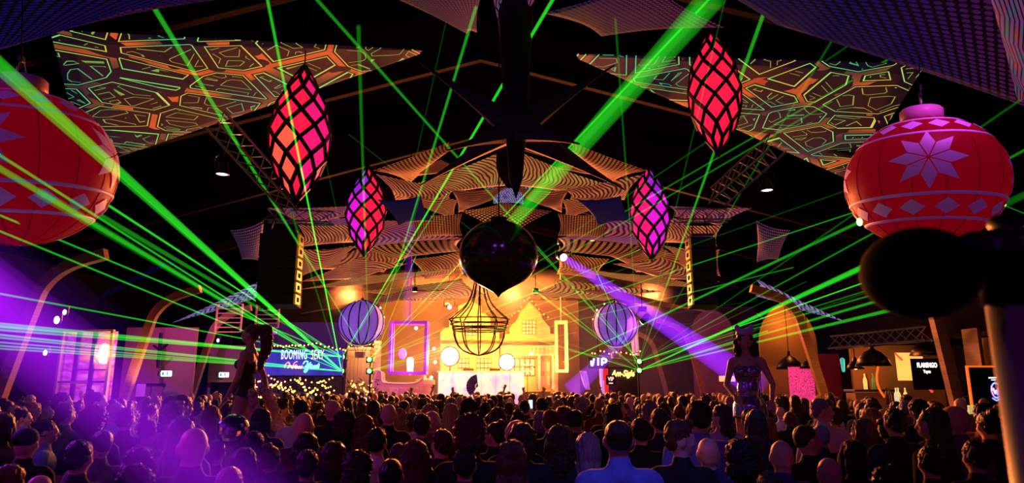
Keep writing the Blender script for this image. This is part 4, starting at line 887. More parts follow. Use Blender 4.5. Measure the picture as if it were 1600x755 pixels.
# conifer hedge with fairy lights under the left screen
noisy('fir_green', (.03, .08, .02), (.07, .12, .03), 20, .9); mat('fairy_bulb', (1, .6, .2), .5, 0, (1, .36, .06), 6)
random.seed(11)
def fir(px0, px1, py, Y, lab, nb):
    a, c = P(px0, py, Y), P(px1, py, Y); t = thing('fir_hedge', lab, 'plant', ((a.x + c.x) / 2, Y, 0)); W_ = c.x - a.x; H = a.z
    b = BM()
    for i in range(int(W_ * 130)):
        x = random.uniform(-W_ / 2, W_ / 2); z = random.uniform(.9, H) * (1 - .12 * abs(math.sin(x * 5))); y = random.uniform(-.25, .25); d = Vector((random.uniform(-1, 1), random.uniform(-1, .3), random.uniform(-.1, .8))).normalized() * random.uniform(.12, .26)
        p = Vector((x, y, z)); s = d.orthogonal().normalized() * .03
        vv = [b.verts.new(p + s), b.verts.new(p - s), b.verts.new(p + d)]; b.faces.new(vv); s2 = d.cross(s).normalized() * .03; vv = [b.verts.new(p + s2), b.verts.new(p - s2), b.verts.new(p + d)]; b.faces.new(vv)
    obj('foliage', b, 'fir_green', t, kind='stuff')
    b = BM(); box(b, (0, .1, .5), (W_, .5, 1.0)); obj('planter', b, 'glulam', t)
    src = None
    for i in range(nb):
        u = (i + .5) / nb; x = -W_ / 2 + W_ * u; z = H - .25 - .35 * abs(math.sin(u * math.pi * 3.5)) + random.uniform(-.18, .18)
        if src is None: b = BM(); ell(b, (0, 0, 0), (.028,) * 3, u=8, v=6); src = obj('fairy_light', b, 'fairy_bulb', t); o = src
        else: o = inst(src, t)
        o.location = (x, -.32, z); s = random.uniform(.7, 1.5); o.scale = (s, s, s)
    return t
fir(400, 528, 586, 23.5, 'long dark fir hedge with a garland of warm fairy lights under the left screen', 70)
fir(538, 592, 588, 27, 'bushy fir with warm fairy lights at the foot of the cream tower', 34)
def garland(pts, n, lab, Y):
    q = cat([P(a, b_, Y) for a, b_ in pts], 8); t = thing('light_garland', lab, 'garland', q[0])
    b = BM(); tube(b, [p - q[0] for p in q], .012, 5); obj('wire', b, 'rubber', t); src = None
    for i in range(n):
        p = q[int((len(q) - 1) * i / max(1, n - 1))] - q[0] + Vector((0, -.03, random.uniform(-.05, .03)))
        if src is None: b = BM(); ell(b, (0, 0, 0), (.026,) * 3, u=8, v=6); src = obj('fairy_light', b, 'fairy_bulb', t); o = src
        else: o = inst(src, t)
        o.location = p
garland([(412, 533), (432, 540), (450, 541), (470, 540), (495, 537), (520, 545), (540, 547)], 26, 'garland of warm fairy lights draped over the left screen', 24)
garland([(540, 546), (550, 540), (565, 542), (580, 538), (592, 543)], 12, 'fairy light garland on top of the cream tower', 28)
garland([(925, 552), (940, 549), (955, 553), (968, 549), (985, 553), (1000, 550)], 12, 'fairy light garland above the script signs on the right', 26)
garland([(800, 492), (812, 484), (822, 468), (830, 468), (842, 484), (856, 496)], 12, 'fairy light garland on the gable with the attic window', 31.6)
garland([(404, 596), (420, 588), (440, 598), (465, 592), (500, 598), (520, 590)], 20, 'lowest fairy light garland under the left screen', 23)
# left screen
emis_noise('screen_blue', [(.35, (.01, .01, .12)), (.5, (.03, .04, .35)), (.65, (.1, .03, .2))], .9, .8, stretch=(1, 1, .3))
a, c = P(415, 545, 24.8), P(534, 588, 24.8); t = thing('led_screen', 'wide blue screen reading BOOMING SEXY New Year at left', 'screen', ((a.x + c.x) / 2, 24.8, (a.z + c.z) / 2)); W_ = c.x - a.x; H = a.z - c.z
b = BM(); box(b, (0, .06, 0), (W_, .1, H)); obj('screen_panel', b, 'screen_blue', t)
for z in (-H / 2, H / 2): b = BM(); box(b, (0, .04, z), (W_ + .08, .16, .05)); obj('edge', b, 'black_metal', t)
mat('letter_blue', (.8, .9, 1), .5, 0, (.65, .8, 1), 1.6); mat('letter_pink', (1, .8, .75), .5, 0, (1, .62, .55), 1.4); mat('script_pink', (1, .3, .45), .5, 0, (1, .25, .35), 1.6); mat('script_green', (.3, 1, .6), .5, 0, (.2, 1, .55), 1.6)
u = 24.8 / FPX
def at(px, py): q = P(px, py, 24.7) - t.location; return Vector((q.x, -.06, q.z))
obj('lettering', text_bm('BOOMING', .48, .006, 0, .37, 0, 1.18), 'letter_blue', t, loc=at(459, 555)); obj('lettering', text_bm('SEXY', .48, .006, 0, .37, 0, 1.18), 'letter_pink', t, loc=at(495.5, 555))
def script(strokes, m, r, name='script_lettering', par=None, atf=at):
    b = BM()
    for s in strokes: tube(b, cat([atf(*p) for p in s], 6), r, 6)
    return obj(name, b, m, par)
N_ = [[(444, 575), (446, 569), (450, 566), (452, 569), (449, 576)], [(450, 567), (453, 571), (456, 576)], [(456, 577), (459, 568), (463, 565), (464, 566)], [(460, 573), (463, 572), (462, 570), (460, 573), (462, 576), (465, 573)], [(465, 572), (466, 576), (468, 572), (469, 576), (472, 571)]]
Y_ = [[(473, 569), (476, 565), (480, 565), (480, 569), (477, 573), (480, 573), (484, 568)], [(485, 566), (482, 574), (478, 581), (475, 581), (477, 577), (484, 573)], [(484, 574), (487, 572), (486, 570), (484, 573), (486, 576), (489, 574)], [(493, 572), (490, 572), (489, 575), (492, 575), (494, 571), (494, 576)], [(495, 576), (497, 569), (498, 570), (497, 576)]]
script(N_, 'script_pink', .020, par=t); script(Y_, 'script_green', .024, par=t)
area(t.location + Vector((0, -.3, 0)), t.location + Vector((0, -5, -1)), (.25, .3, 1), 30, 3, 1, 'screen_light')
noisy('violet_wall', (.10, .06, .14), (.15, .08, .18), .6, .8)
b = BM(); a, c = P(402, 515, 26.2), P(545, 515, 26.2); box(b, ((a.x + c.x) / 2, 26.2, 2.2), (c.x - a.x, .1, 4.4)); obj('wall_panel', b, 'violet_wall', kind='structure')
b = BM(); p = P(421, 560, 25.4); tube(b, cat([P(416, 600, 25.4), P(412, 560, 25.4), P(420, 525, 25.4), P(432, 520, 25.4)], 5), .06, 6); o = obj('arched_pipe', b, 'frame_violet'); tag(o, 'violet arched pipe at the left end of the blue screen', 'pipe')
# signs on the right of the stage
mat('neon_white', (1, .8, 1), .5, 0, (1, .7, 1), 4); mat('neon_yellow', (1, .8, .2), .5, 0, (1, .7, .12), 4)
c = P(935, 567, 25.5); t = thing('neon_sign', 'hand-drawn white neon letters VIP right of the stage', 'neon sign', c)
def at2(px, py): q = P(px, py, 25.5) - t.location; return Vector((q.x, -.02, q.z))
script([[(923.5, 564), (924, 570), (926, 570.5), (928, 560.5)], [(934.5, 560), (934.5, 571)], [(940.5, 571), (941, 561), (946, 561.5), (947.5, 564), (945, 566.5), (941, 567)]], 'neon_white', .03, 'lettering', t, at2)
b = BM(); box(b, (0, .08, 0), (.75, .04, .4)); obj('back_plate', b, 'stage_black', t)
b = BM(); tube(b, [(0, .1, 0), (0, .1, 2.5)], .015, 5); obj('hanger', b, 'black_metal', t)
c = P(973, 584, 26); t = thing('neon_sign', 'yellow glowing script lettering sign right of the red posts', 'neon sign', c)
b = BM(); box(b, (0, .08, -.4), (1.1, .06, 1.3)); obj('board', b, 'stage_black', t); obj('lettering', text_bm('Am-Sigle', .32, .01, .35, .75, .004), 'neon_yellow', t, loc=(0, 0, 0))
c = P(954.5, 594, 24.5); t = thing('sign_board', 'small dark board reading VIP on a red post', 'sign', c)
b = BM(); box(b, (0, .03, 0), (.34, .04, .34), bev=.01); obj('board', b, 'stage_black', t); obj('lettering', text_bm('VIP', .19, .004, 0, .8, .004), 'letter_pink', t, loc=(0, 0, .03)); b = BM(); box(b, (0, 0, -.11), (.14, .01, .035)); obj('lettering', b, 'letter_pink', t); b = BM(); box(b, (0, .05, -c.z / 2 - .17), (.06, .06, c.z - .34)); obj('post', b, 'red_wall', t)
mat('red_post', (.8, .05, .05), .4, 0, (1, .03, .03), .5); mat('lilac_post', (.75, .6, .95), .5, 0, (.6, .3, 1), .7); mat('lilac_flag', (.6, .45, .8), .7, 0, (.4, .15, .8), .35)
for px, py, m_, lab, w_ in ((946, 576, 'red_post', 'broad red glowing post left of the VIP board', .17), (939, 576, 'lilac_post', 'lilac glowing post left of the red post', .1), (941.5, 595, 'lilac_post', 'short lilac glowing panel in front of the red post', .1)):
    a = P(px, py, 25.2 if py < 590 else 24.8); b = BM(); box(b, (0, 0, -(a.z - .01) / 2), (w_, .1, a.z - .02)); o = obj('glowing_post', b, m_, loc=a); tag(o, lab, 'post')
c = P(911, 580, 26); b = BM(); g = []
for j in range(9): g.append([b.verts.new((-.13 + .26 * i / 6 + .2 * j / 8 * (1 - .35 * i / 6), .04 * math.sin(i * 1.9 + j * .5), -j * .085)) for i in range(7)])
for j in range(8):
    for i in range(6): b.faces.new((g[j][i], g[j][i + 1], g[j + 1][i + 1], g[j + 1][i]))
o = obj('banner', b, 'lilac_flag', smooth=True, loc=c); tag(o, 'slanting lilac banner right of the narrow cream frame', 'banner'); o.modifiers.new('thickness', 'SOLIDIFY').thickness = .01
b = BM(); [tube(b, [P(x, 520, 27.5), P(x + 3, 556, 27.5)], .07, 6) for x in (988, 994)]; o = obj('pale_pipe', b, 'cream_trim'); tag(o, 'pair of pale pipes under the right moving-head lamp', 'pipe')
noisy('violet_brown', (.10, .045, .08), (.15, .07, .10), .5, .8)
b = BM(); a, c = P(900, 560, 36), P(1190, 560, 36); box(b, ((a.x + c.x) / 2, 36.5, 3.1), (c.x - a.x, .1, 6.2)); obj('wall_partition', b, 'violet_brown', kind='structure')
spot((3.5, 26, 5), (6, 36, 2.5), (.6, .12, .6), 700, 100, .9)
spot((-6.5, 21, 5), (-8, 26.2, 3), (.45, .12, .6), 160, 90, .9)
# ------------------------------------------------------------ laser projectors and their beams
def beam_mat(name, col, s):  # glowing volume standing in for light scattered by haze
    m = bpy.data.materials.new(name); m.use_nodes = True; nt = m.node_tree; nt.nodes.clear(); o = nt.nodes.new('ShaderNodeOutputMaterial'); e = nt.nodes.new('ShaderNodeEmission')
    e.inputs[0].default_value = (*col, 1); e.inputs[1].default_value = s; nt.links.new(e.outputs[0], o.inputs['Volume']); M[name] = m; return m
G = (.035, 1, .03)
for n_, s_ in (('laser_fine', 18), ('laser_mid', 9), ('laser_soft', 3.6), ('laser_wide', .7), ('laser_faint', 1.4)): beam_mat(n_, G, s_)
beam_mat('purple_beam', (.30, .012, 1), 1.2); beam_mat('purple_haze', (.36, .01, .9), .20); beam_mat('purple_thin', (.35, .03, 1), .8); beam_mat('blue_beam', (.03, .03, .8), .12); beam_mat('violet_shaft', (.5, .05, .8), .35)
emit('laser_aperture', (.12, 1, .10), 9)
def projector(px, py, Y, lab):
    c = P(px, py, Y); t = thing('laser_projector', lab, 'laser', c, group='green laser projectors')
    b = BM(); box(b, (0, .2, 0), (.26, .34, .2), bev=.015); obj('housing', b, 'black_metal', t)
    b = BM(); ell(b, (0, .0, 0), (.08, .04, .08)); obj('aperture', b, 'laser_aperture', t, True)
    b = BM(); tube(b, [(0, .25, -.1), (0, .25, -c.z)], .025, 6); box(b, (0, .25, -.1), (.3, .2, .02)); obj('stand', b, 'black_metal', t)
    return t
Ls = {'L1': projector(535, 558, 25, 'upper of the two green lasers just right of the left screen'), 'L2': projector(534, 580, 25, 'lower of the two green lasers just right of the left screen'),
      'L3': projector(577, 562, 25.4, 'upper green laser in front of the cream tower'), 'L4': projector(577, 580, 25.4, 'lower green laser in front of the cream tower'),
      'R1': projector(999, 565, 25, 'upper green laser on the right of the stage'), 'R2': projector(999, 579, 25, 'lower green laser on the right of the stage')}
def beam(src, px, py, Y, r1, m, r0=.012, sx=None):
    """a beam that leaves the projector and passes pixel px,py at distance Y"""
    t = Ls[src]; a = t.location.copy() + Vector((0, -.03, 0)); e = P(px, py, Y); L, x, y, z = orient(a, e); b = BM()
    A = ring(b, Vector((0, -.03, 0)), x, y, r0, r0, 12); B_ = ring(b, e - t.location, x, y, r1, r1, 12); bridge(b, A, B_); b.faces.new(A[::-1]); b.faces.new(B_); return obj('laser_beam', b, m, t, True)
# left fan (towards the left and the roof)
F, Mi, S_, W_, FA = 'laser_fine', 'laser_mid', 'laser_soft', 'laser_wide', 'laser_faint'
for a in (
 ('L2', -60, 45, 3.2, .035, S_, .03), ('L2', -60, 62, 3.2, .02, S_), ('L2', -60, 228, 3.4, .02, S_), ('L2', -60, 205, 3.4, .010, Mi), ('L2', 60, 300, 6.2, .05, W_), ('L1', 60, 250, 8, .022, Mi), ('L1', 60, 280, 10, .05, FA, .03),
 ('L2', -40, 345, 6, .012, Mi), ('L1', -40, 320, 6, .012, Mi), ('L1', -60, 448, 5.5, .010, Mi),
 ('L1', -60, 500, 5, .011, Mi), ('L1', -60, 505, 6, .016, Mi), ('L1', -60, 511, 5, .010, Mi), ('L2', -60, 517, 6, .012, Mi), ('L2', -60, 522, 6, .010, Mi), ('L2', -60, 530, 6, .009, Mi), ('L2', -60, 536, 6, .010, Mi), ('L2', -60, 541, 6, .009, Mi),
 ('L2', 412, -30, 2.6, .0075, F), ('L3', 215, -30, 8, .04, S_), ('L1', 878, -25, 8, .028, Mi), ('L3', 744, 10, 9, .028, S_), ('L4', 738, 30, 10, .012, FA), ('L4', 700, 20, 12, .012, FA),
 ('L3', 1120, -14, 9, .022, Mi), ('L3', 1500, 28, 10, .022, S_), ('L4', 1300, 158, 10, .018, S_), ('L4', 1460, -20, 10, .02, FA),
 ('L3', 1000, 390, 14, .012, Mi), ('L3', 960, 438, 16, .012, Mi), ('L4', 960, 470, 16, .012, Mi), ('L4', 1240, 418, 14, .012, Mi), ('L3', 1180, 470, 16, .010, FA), ('L4', 1080, 505, 18, .012, FA),
 ('L3', 860, 300, 12, .012, Mi), ('L4', 700, 330, 14, .01, FA), ('L1', 700, 300, 12, .016, S_), ('L3', 830, 575, 24, .012, Mi), ('L4', 760, 560, 24, .010, FA), ('L3', 690, 575, 26, .01, FA),
 ('R1', 485, -12, 9, .03, S_), ('R1', 1205, -12, 9, .035, S_), ('R1', 958, -20, 9, .022, FA), ('R1', 1135, -10, 8, .012, FA), ('R1', 1350, -20, 9, .022, FA), 
 ('R2', 1640, 287, 8, .05, W_), ('R2', 1360, 412, 10, .045, S_, .02), ('R1', 1640, 213, 9, .022, S_), ('R1', 1640, 125, 9, .022, FA), ('R1', 1640, 340, 9, .016, Mi), ('R1', 1640, 365, 10, .016, S_), ('R1', 1640, 382, 9, .02, S_),
 ('R2', 1640, 392, 8, .03, S_), ('R2', 1640, 425, 8, .036, S_), ('R1', 1360, 438, 12, .012, Mi), ('R2', 1200, 517, 16, .014, Mi), ('R2', 1360, 455, 12, .012, FA), ('R1', 1260, 440, 14, .012, FA),
 ('R2', 833, 452, 20, .04, S_), ('R2', 840, 532, 22, .016, Mi), ('R1', 690, 520, 22, .012, Mi), ('R2', 760, 505, 20, .012, Mi), ('R1', 905, 450, 20, .012, Mi), ('R2', 880, 480, 20, .014, Mi), ('R1', 640, 440, 18, .01, FA), ('R1', 720, 380, 16, .010, FA), ('R2', 690, 575, 24, .012, FA),
 ('L3', 560, 40, 8, .03, FA), ('L2', 455, 330, 13, .03, W_), ('L3', 480, 120, 11, .010, FA), ('R1', 545, 210, 12, .012, FA), ('R1', 600, 470, 20, .012, FA), ('R2', 660, 450, 19, .014, S_), ('R1', 840, 390, 17, .012, Mi), ('R2', 930, 420, 17, .012, Mi), ('L4', 900, 520, 20, .012, Mi), ('L3', 930, 500, 19, .010, FA), ('L4', 650, 400, 18, .012, Mi), ('L3', 680, 440, 20, .010, FA), ('L4', 1340, 330, 12, .014, Mi), ('L3', 1400, 270, 11, .014, FA)):
    beam(*a)
# the broad sheet-like beam from top right to the centre
def free_beam(p0, p1, r0, r1, m, lab, cat_='light beam', name='light_beam', fl=1.0):
    p0, p1 = Vector(p0), Vector(p1); L, x, y, z = orient(p0, p1); b = BM(); A = ring(b, Vector(), x, y, r0, r0 * fl, 20); B_ = ring(b, p1 - p0, x, y, r1, r1 * fl, 20); bridge(b, A, B_); b.faces.new(A[::-1]); b.faces.new(B_)
    o = obj(name, b, m, None, True, loc=p0); return tag(o, lab, cat_)
free_beam(P(800, 350, 13.5), P(1118, -10, 7.5), .14, .17, 'laser_wide', 'broadest green laser beam from the top right down to the black bauble', 'laser beam', 'laser_beam')
free_beam(P(818, 322, 13.4), P(1098, 10, 7.5), .07, .09, 'laser_wide', 'brighter core of the broad green beam from the top right', 'laser beam', 'laser_beam')
free_beam(P(1343, 347, 8.25), P(880, 566, 25), .022, .02, S_, 'green laser beam ending in the bright spot on the right bauble', 'laser beam', 'laser_beam')
b = BM(); ell(b, (0, 0, 0), (.035, .03, .05)); o = obj('laser_spot', b, 'laser_aperture', smooth=True, loc=P(1343, 347, 8.2)); tag(o, 'bright green laser spot, a glowing blob, at the lower left of the right bauble', 'laser')  # spot of laser light on the bauble, built as a glowing blob
b = BM(); ell(b, (0, 0, 0), (.04, .03, .03)); o = obj('laser_spot', b, 'laser_aperture', smooth=True, loc=P(1567, 320, 9.2)); tag(o, 'small glowing green dot at the right of the right bauble', 'laser')  # small glowing green ellipsoid where the thin beam starts
free_beam(P(1567, 320, 9.2), P(1640, 350, 8), .006, .006, Mi, 'thin green beam leaving the dot at the right of the right bauble', 'laser beam', 'laser_beam')
# coloured light beams built as glowing volumes, some nested for soft edges
def soft_beam(p0, p1, r0, r1, col, s, lab, n=5):
    p0, p1 = Vector(p0), Vector(p1); L, x, y, z = orient(p0, p1); t = thing('light_beam', lab, 'light beam', p0); nm = 'soft_%d' % len(M); beam_mat(nm, col, s / n)
    for i in range(n):
        f = (i + 1) / n; b = BM(); A = ring(b, Vector(), x, y, r0 * f, r0 * f, 20); B_ = ring(b, (p1 - p0) * (1 + .05 * (1 - f)), x, y, r1 * f, r1 * f, 20); bridge(b, A, B_); b.faces.new(A[::-1]); b.faces.new(B_); obj('beam_layer', b, nm, t, True)
free_beam(P(880, 402, 19.5), P(1180, 600, 10.5), .10, .22, 'purple_beam', 'broad purple light beam from beside the black bauble down to the sequin dancer')
free_beam(P(1004, 503, 24), P(892, 612, 25), .09, .36, 'purple_thin', 'short purple beam falling beside the white VIP letters')
soft_beam(P(-150, 365, 9.5), P(400, 805, 3.3), .50, .24, (.38, .007, .9), .62, 'wide soft purple beam falling from the left edge onto the bald and blond heads')
soft_beam(P(-200, 330, 9.5), P(420, 825, 3.3), .85, .40, (.22, .005, .8), .07, 'dim violet glow volume around the wide purple beam at left', 6)
free_beam(P(640, 338, 17), P(638, 500, 17), .08, .16, 'violet_shaft', 'upright violet shaft of light above the violet box frame')
free_beam(P(640, 398, 17), P(636, 510, 17), .03, .05, 'purple_thin', 'thin bright core of the upright violet shaft')
free_beam(P(160, 462, 14), P(272, 406, 14), .06, .08, 'blue_beam', 'faint blue beam above the curved arch at left')
# ------------------------------------------------------------ people
def remeshed(bm, vox, name, smooth_it=4, dec=0, seed=None, amp=0, fr=12, groove=False):
    me = bpy.data.meshes.new(name); bmesh.ops.recalc_face_normals(bm, faces=bm.faces); bm.to_mesh(me); bm.free(); o = bpy.data.objects.new(name, me); C.objects.link(o)
    r = o.modifiers.new('r', 'REMESH'); r.mode = 'VOXEL'; r.voxel_size = vox
    if smooth_it: s = o.modifiers.new('s', 'SMOOTH'); s.iterations = smooth_it; s.factor = .5
    if dec: d = o.modifiers.new('d', 'DECIMATE'); d.ratio = dec
    bpy.context.view_layer.update()
    m2 = bpy.data.meshes.new_from_object(o.evaluated_get(bpy.context.evaluated_depsgraph_get())); m2.name = name
    bpy.data.objects.remove(o); bpy.data.meshes.remove(me)
    if amp:
        for v in m2.vertices:
            p = v.co; q = Vector((p.x * fr, p.y * fr, p.z * (fr * .18 if groove else fr))) + Vector((seed or 0, 3, 7)); v.co = p + v.normal * (amp * noise.noise(q) + amp * .5 * noise.noise(q * 2.3))
    m2.polygons.foreach_set('use_smooth', [True] * len(m2.polygons)); return m2
PIV = Vector((0, -.005, 1.555))
def head_geo(bm, m):
    t = BM()
    ell(t, (0, -.012, 1.668), (.0755, .096, .093)); ell(t, (0, -.012, 1.62), (.069, .082, .075)); ell(t, (0, .025, 1.628), (.063, .068, .088)); ell(t, (0, .052, 1.575), (.036, .034, .03)); ell(t, (0, .03, 1.59), (.055, .05, .035))
    capsule(t, (0, .088, 1.655), (0, .106, 1.622), .009, .014); ell(t, (0, .100, 1.618), (.019, .013, .010))          # nose
    ell(t, (0, .082, 1.585), (.025, .014, .009)); ell(t, (0, .08, 1.573), (.021, .013, .008))                       # lips
    for s in (-1, 1):
        ell(t, (s * .078, -.005, 1.635), (.012, .022, .034), (0, 0, s * -.3)); capsule(t, (s * .012, .088, 1.672), (s * .045, .078, 1.675), .010, .008); ell(t, (s * .036, .066, 1.618), (.024, .02, .02))
        ell(t, (s * .031, .083, 1.652), (.014, .010, .009))
    bmesh.ops.transform(t, matrix=m, verts=t.verts); me = bpy.data.meshes.new('x'); t.to_mesh(me); t.free(); bm.from_mesh(me); bpy.data.meshes.remove(me)
def hand_geo(bm, w, d, side, spread=.18, curl=.4):
    w = Vector(w); d = Vector(d).normalized(); nrm = Vector((0, 1, 0)) - d * d.y; nrm = nrm.normalized() if nrm.length > .05 else Vector((0, 0, 1)); lat = d.cross(nrm).normalized() * side
    capsule(bm, w, w + d * .045, .026, .036, 12, .55)
    L, x, y, z = orient((0, 0, 0), d)
    palm = w + d * .05
    for q in (-.027, -.009, .009, .027): capsule(bm, palm + lat * q * .6 - d * .02, palm + lat * q + d * .038, .014, .012, 8)
    for i, (q, ln) in enumerate(((-.03, .062), (-.010, .075), (.010, .080), (.030, .070))):
        a = palm + lat * q + d * .035; u = (d + lat * (q / .03) * spread).normalized(); b_ = a + u * ln * .5; c_ = b_ + (u + nrm * curl).normalized() * ln * .5
        capsule(bm, a, b_, .0095, .009, 8); capsule(bm, b_, c_, .009, .0075, 8)
    a = w + d * .03 + lat * .028; b_ = a + (d * .5 + lat).normalized() * .035; capsule(bm, a, b_, .013, .011, 8); capsule(bm, b_, b_ + (d + lat * .3 + nrm * .2).normalized() * .03, .011, .009, 8)
ARM = {'down': ((.245, -.02, 1.13), (.24, .07, .88)), 'bent': ((.25, .0, 1.13), (.14, .25, 1.22)), 'up': ((.30, .09, 1.62), (.22, .12, 1.88)), 'wave': ((.36, .04, 1.52), (.33, .1, 1.80)), 'phone': ((.24, .16, 1.28), (.11, .30, 1.55)), 'hip': ((.33, -.04, 1.17), (.19, .02, .98))}
def arms(bm, pose, kind, grow=0):
    for s, k in ((-1, pose[0]), (1, pose[1])):
        e, w = ARM[k]; sh = Vector((s * .185, -.005, 1.405)); e = Vector((s * e[0], e[1], e[2])); w = Vector((s * w[0], w[1], w[2]))
        if kind == 'body': capsule(bm, sh, e, .052, .040, 14); capsule(bm, e, w, .041, .026, 14); hand_geo(bm, w, (w - e), -s)
        elif kind == 'short': capsule(bm, sh, sh.lerp(e, .62), .066, .062, 14)
        elif kind == 'long': capsule(bm, sh, e, .066, .053, 14); capsule(bm, e, w.lerp(e, .04), .053, .038, 14)
def torso(bm, g=0, fem=False):
    sw = .92 if fem else 1
    ell(bm, (0, .0, 1.30), (.165 * sw + g, .105 + g, .19)); ell(bm, (0, .0, 1.08), (.138 * sw + g, .098 + g, .2)); ell(bm, (0, -.01, .93), (.165 + g, .118 + g, .13))
    capsule(bm, (-.155 * sw, -.008, 1.415), (.155 * sw, -.008, 1.415), .058 + g, None, 14); capsule(bm, (0, -.018, 1.43), (0, -.012, 1.50), .088 + g, .060 + g, 16)
    for s in (-1, 1): ell(bm, (s * .07, -.055, 1.36), (.075, .05 + g, .09)); ell(bm, (s * .075, .07 if fem else .062, 1.29), (.062, .055 + g if fem else .04 + g, .06))
def make_body(name, pose, yaw=0, tilt=0, vox=.0105, fem=False):
    b = BM(); torso(b, 0, fem); capsule(b, (0, -.012, 1.46), PIV + Vector((0, 0, .06)), .062, .053, 16)
    m = Matrix.Translation(PIV) @ Euler((tilt, 0, yaw)).to_matrix().to_4x4() @ Matrix.Translation(-PIV); head_geo(b, m); arms(b, pose, 'body')
    for s in (-1, 1):
        capsule(b, (s * .088, -.005, .90), (s * .098, .01, .50), .088, .058, 14); capsule(b, (s * .098, .01, .50), (s * .1, -.015, .09), .056, .036, 14); capsule(b, (s * .1, -.02, .05), (s * .115, .13, .035), .042, .034, 12)
    me = remeshed(b, vox, name, 3)
    me.materials.append(M['skin_fair']); me.materials.append(M['lip_skin']); me.materials.append(M['eye_white']); me.materials.append(M['shoe_black']); mi = m.inverted()
    for p in me.polygons:
        q = mi @ p.center
        if p.center.z < .085: p.material_index = 3
        elif q.y > .05 and abs(q.z - 1.579) < .012 and abs(q.x) < .026 and q.y > .083: p.material_index = 1
        elif q.y > .078 and abs(abs(q.x) - .031) < .011 and abs(q.z - 1.652) < .006: p.material_index = 2
    return me
def make_shirt(name, pose, kind, fem=False, vox=.016):
    b = BM(); torso(b, .012, fem); arms(b, pose, kind)
    capsule(b, (0, -.015, 1.44), (0, -.012, 1.507), .09, .069, 16)
    if kind == 'long': b2 = 0; capsule(b, (0, -.014, 1.50), (0, -.012, 1.525), .066, .062, 16)
    me = remeshed(b, vox, name, 3, .6, 3, .006, 9); return me
def make_trousers():
    b = BM(); ell(b, (0, -.01, .93), (.18, .13, .12))
    for s in (-1, 1): capsule(b, (s * .088, -.005, .88), (s * .098, .01, .50), .098, .072, 14); capsule(b, (s * .098, .01, .5), (s * .1, -.015, .12), .072, .055, 14)
    return remeshed(b, .02, 'trousers', 3, .6)
L_ = lambda x, y, z: Vector((x, y, z)) - PIV
def hair(kind, seed):
    b = BM()
    def e(c, r, rot=(0, 0, 0)): ell(b, L_(*c), r, rot)
    amp, fr, gr = .008, 26, False
    if kind == 'short': e((0, -.024, 1.688), (.084, .098, .088)); e((0, -.062, 1.635), (.070, .056, .066)); e((0, -.035, 1.652), (.0825, .068, .062)); amp = .009; fr = 45
    elif kind == 'crop': e((0, -.026, 1.682), (.0805, .094, .088)); e((0, -.055, 1.64), (.069, .056, .055)); amp = .0025; fr = 60
    elif kind == 'quiff': e((0, -.022, 1.692), (.084, .1, .09)); e((0, .045, 1.745), (.055, .05, .035)); e((0, -.06, 1.635), (.070, .056, .06)); amp = .012; fr = 30
    elif kind == 'long':
        e((0, -.026, 1.685), (.092, .104, .092)); e((0, -.075, 1.60), (.098, .055, .12)); e((0, -.095, 1.46), (.105, .042, .14)); e((0, -.105, 1.33), (.095, .032, .11))
        for s in (-1, 1): e((s * .082, -.02, 1.60), (.025, .05, .1)); e((s * .088, -.045, 1.47), (.026, .038, .09))
        amp = .013; fr = 34; gr = True
    elif kind == 'bob':
        e((0, -.026, 1.685), (.095, .107, .092)); e((0, -.06, 1.60), (.1, .072, .095))
        for s in (-1, 1): e((s * .083, -.005, 1.605), (.026, .058, .085))
        amp = .011; fr = 30; gr = True
    elif kind == 'curly': e((0, -.03, 1.695), (.108, .116, .105)); e((0, -.07, 1.61), (.105, .075, .09)); amp = .026; fr = 40
    elif kind == 'bun': e((0, -.024, 1.684), (.086, .1, .09)); e((0, -.055, 1.635), (.073, .055, .06)); e((0, -.085, 1.765), (.042, .042, .038)); amp = .006; fr = 30
    elif kind == 'tail':
        e((0, -.024, 1.684), (.085, .1, .09)); e((0, -.055, 1.63), (.072, .052, .055)); capsule(b, L_(0, -.11, 1.72), L_(0, -.16, 1.66), .032, .038); capsule(b, L_(0, -.16, 1.66), L_(0, -.15, 1.44), .038, .02); amp = .010; fr = 32; gr = True
    elif kind == 'wavy':
        e((0, -.028, 1.685), (.094, .104, .094)); e((0, -.075, 1.60), (.102, .06, .11)); e((0, -.09, 1.48), (.108, .05, .11))
        for s in (-1, 1): e((s * .1, -.03, 1.56), (.034, .05, .12))
        amp = .016; fr = 28
    elif kind == 'cap': e((0, -.022, 1.69), (.088, .104, .082)); box(b, L_(0, .115, 1.70), (.12, .09, .016)); amp = 0
    return remeshed(b, .0085, 'hair', 2, 0, seed, amp, fr, gr)
for n_, c_ in (('skin_fair', (.72, .42, .30)), ('skin_tan', (.52, .28, .18)), ('skin_brown', (.25, .12, .07))): mat(n_, c_, .5)
mat('lip_skin', (.5, .13, .12), .4); mat('eye_white', (.55, .5, .48), .2); mat('shoe_black', (.02, .02, .02), .5)
HC = {'black': (.012, .009, .008), 'brown': (.06, .028, .014), 'auburn': (.14, .045, .02), 'blond': (.42, .27, .12), 'grey': (.3, .29, .3)}
for n_, c_ in HC.items(): noisy('hair_' + n_, tuple(a * .5 for a in c_), c_, 70, .38, 0, .9, (1, 1, .15))
SC = {'black': (.012, .012, .014), 'white': (.75, .75, .78), 'light blue': (.2, .32, .75), 'dark blue': (.03, .05, .2), 'burgundy': (.18, .02, .03), 'grey': (.16, .16, .17), 'olive': (.1, .1, .05), 'pink': (.6, .25, .35)}
for n_, c_ in SC.items(): noisy('cloth_' + n_, tuple(a * .8 for a in c_), c_, 60, .8, 0, .15)
mat('denim', (.03, .05, .12), .8)
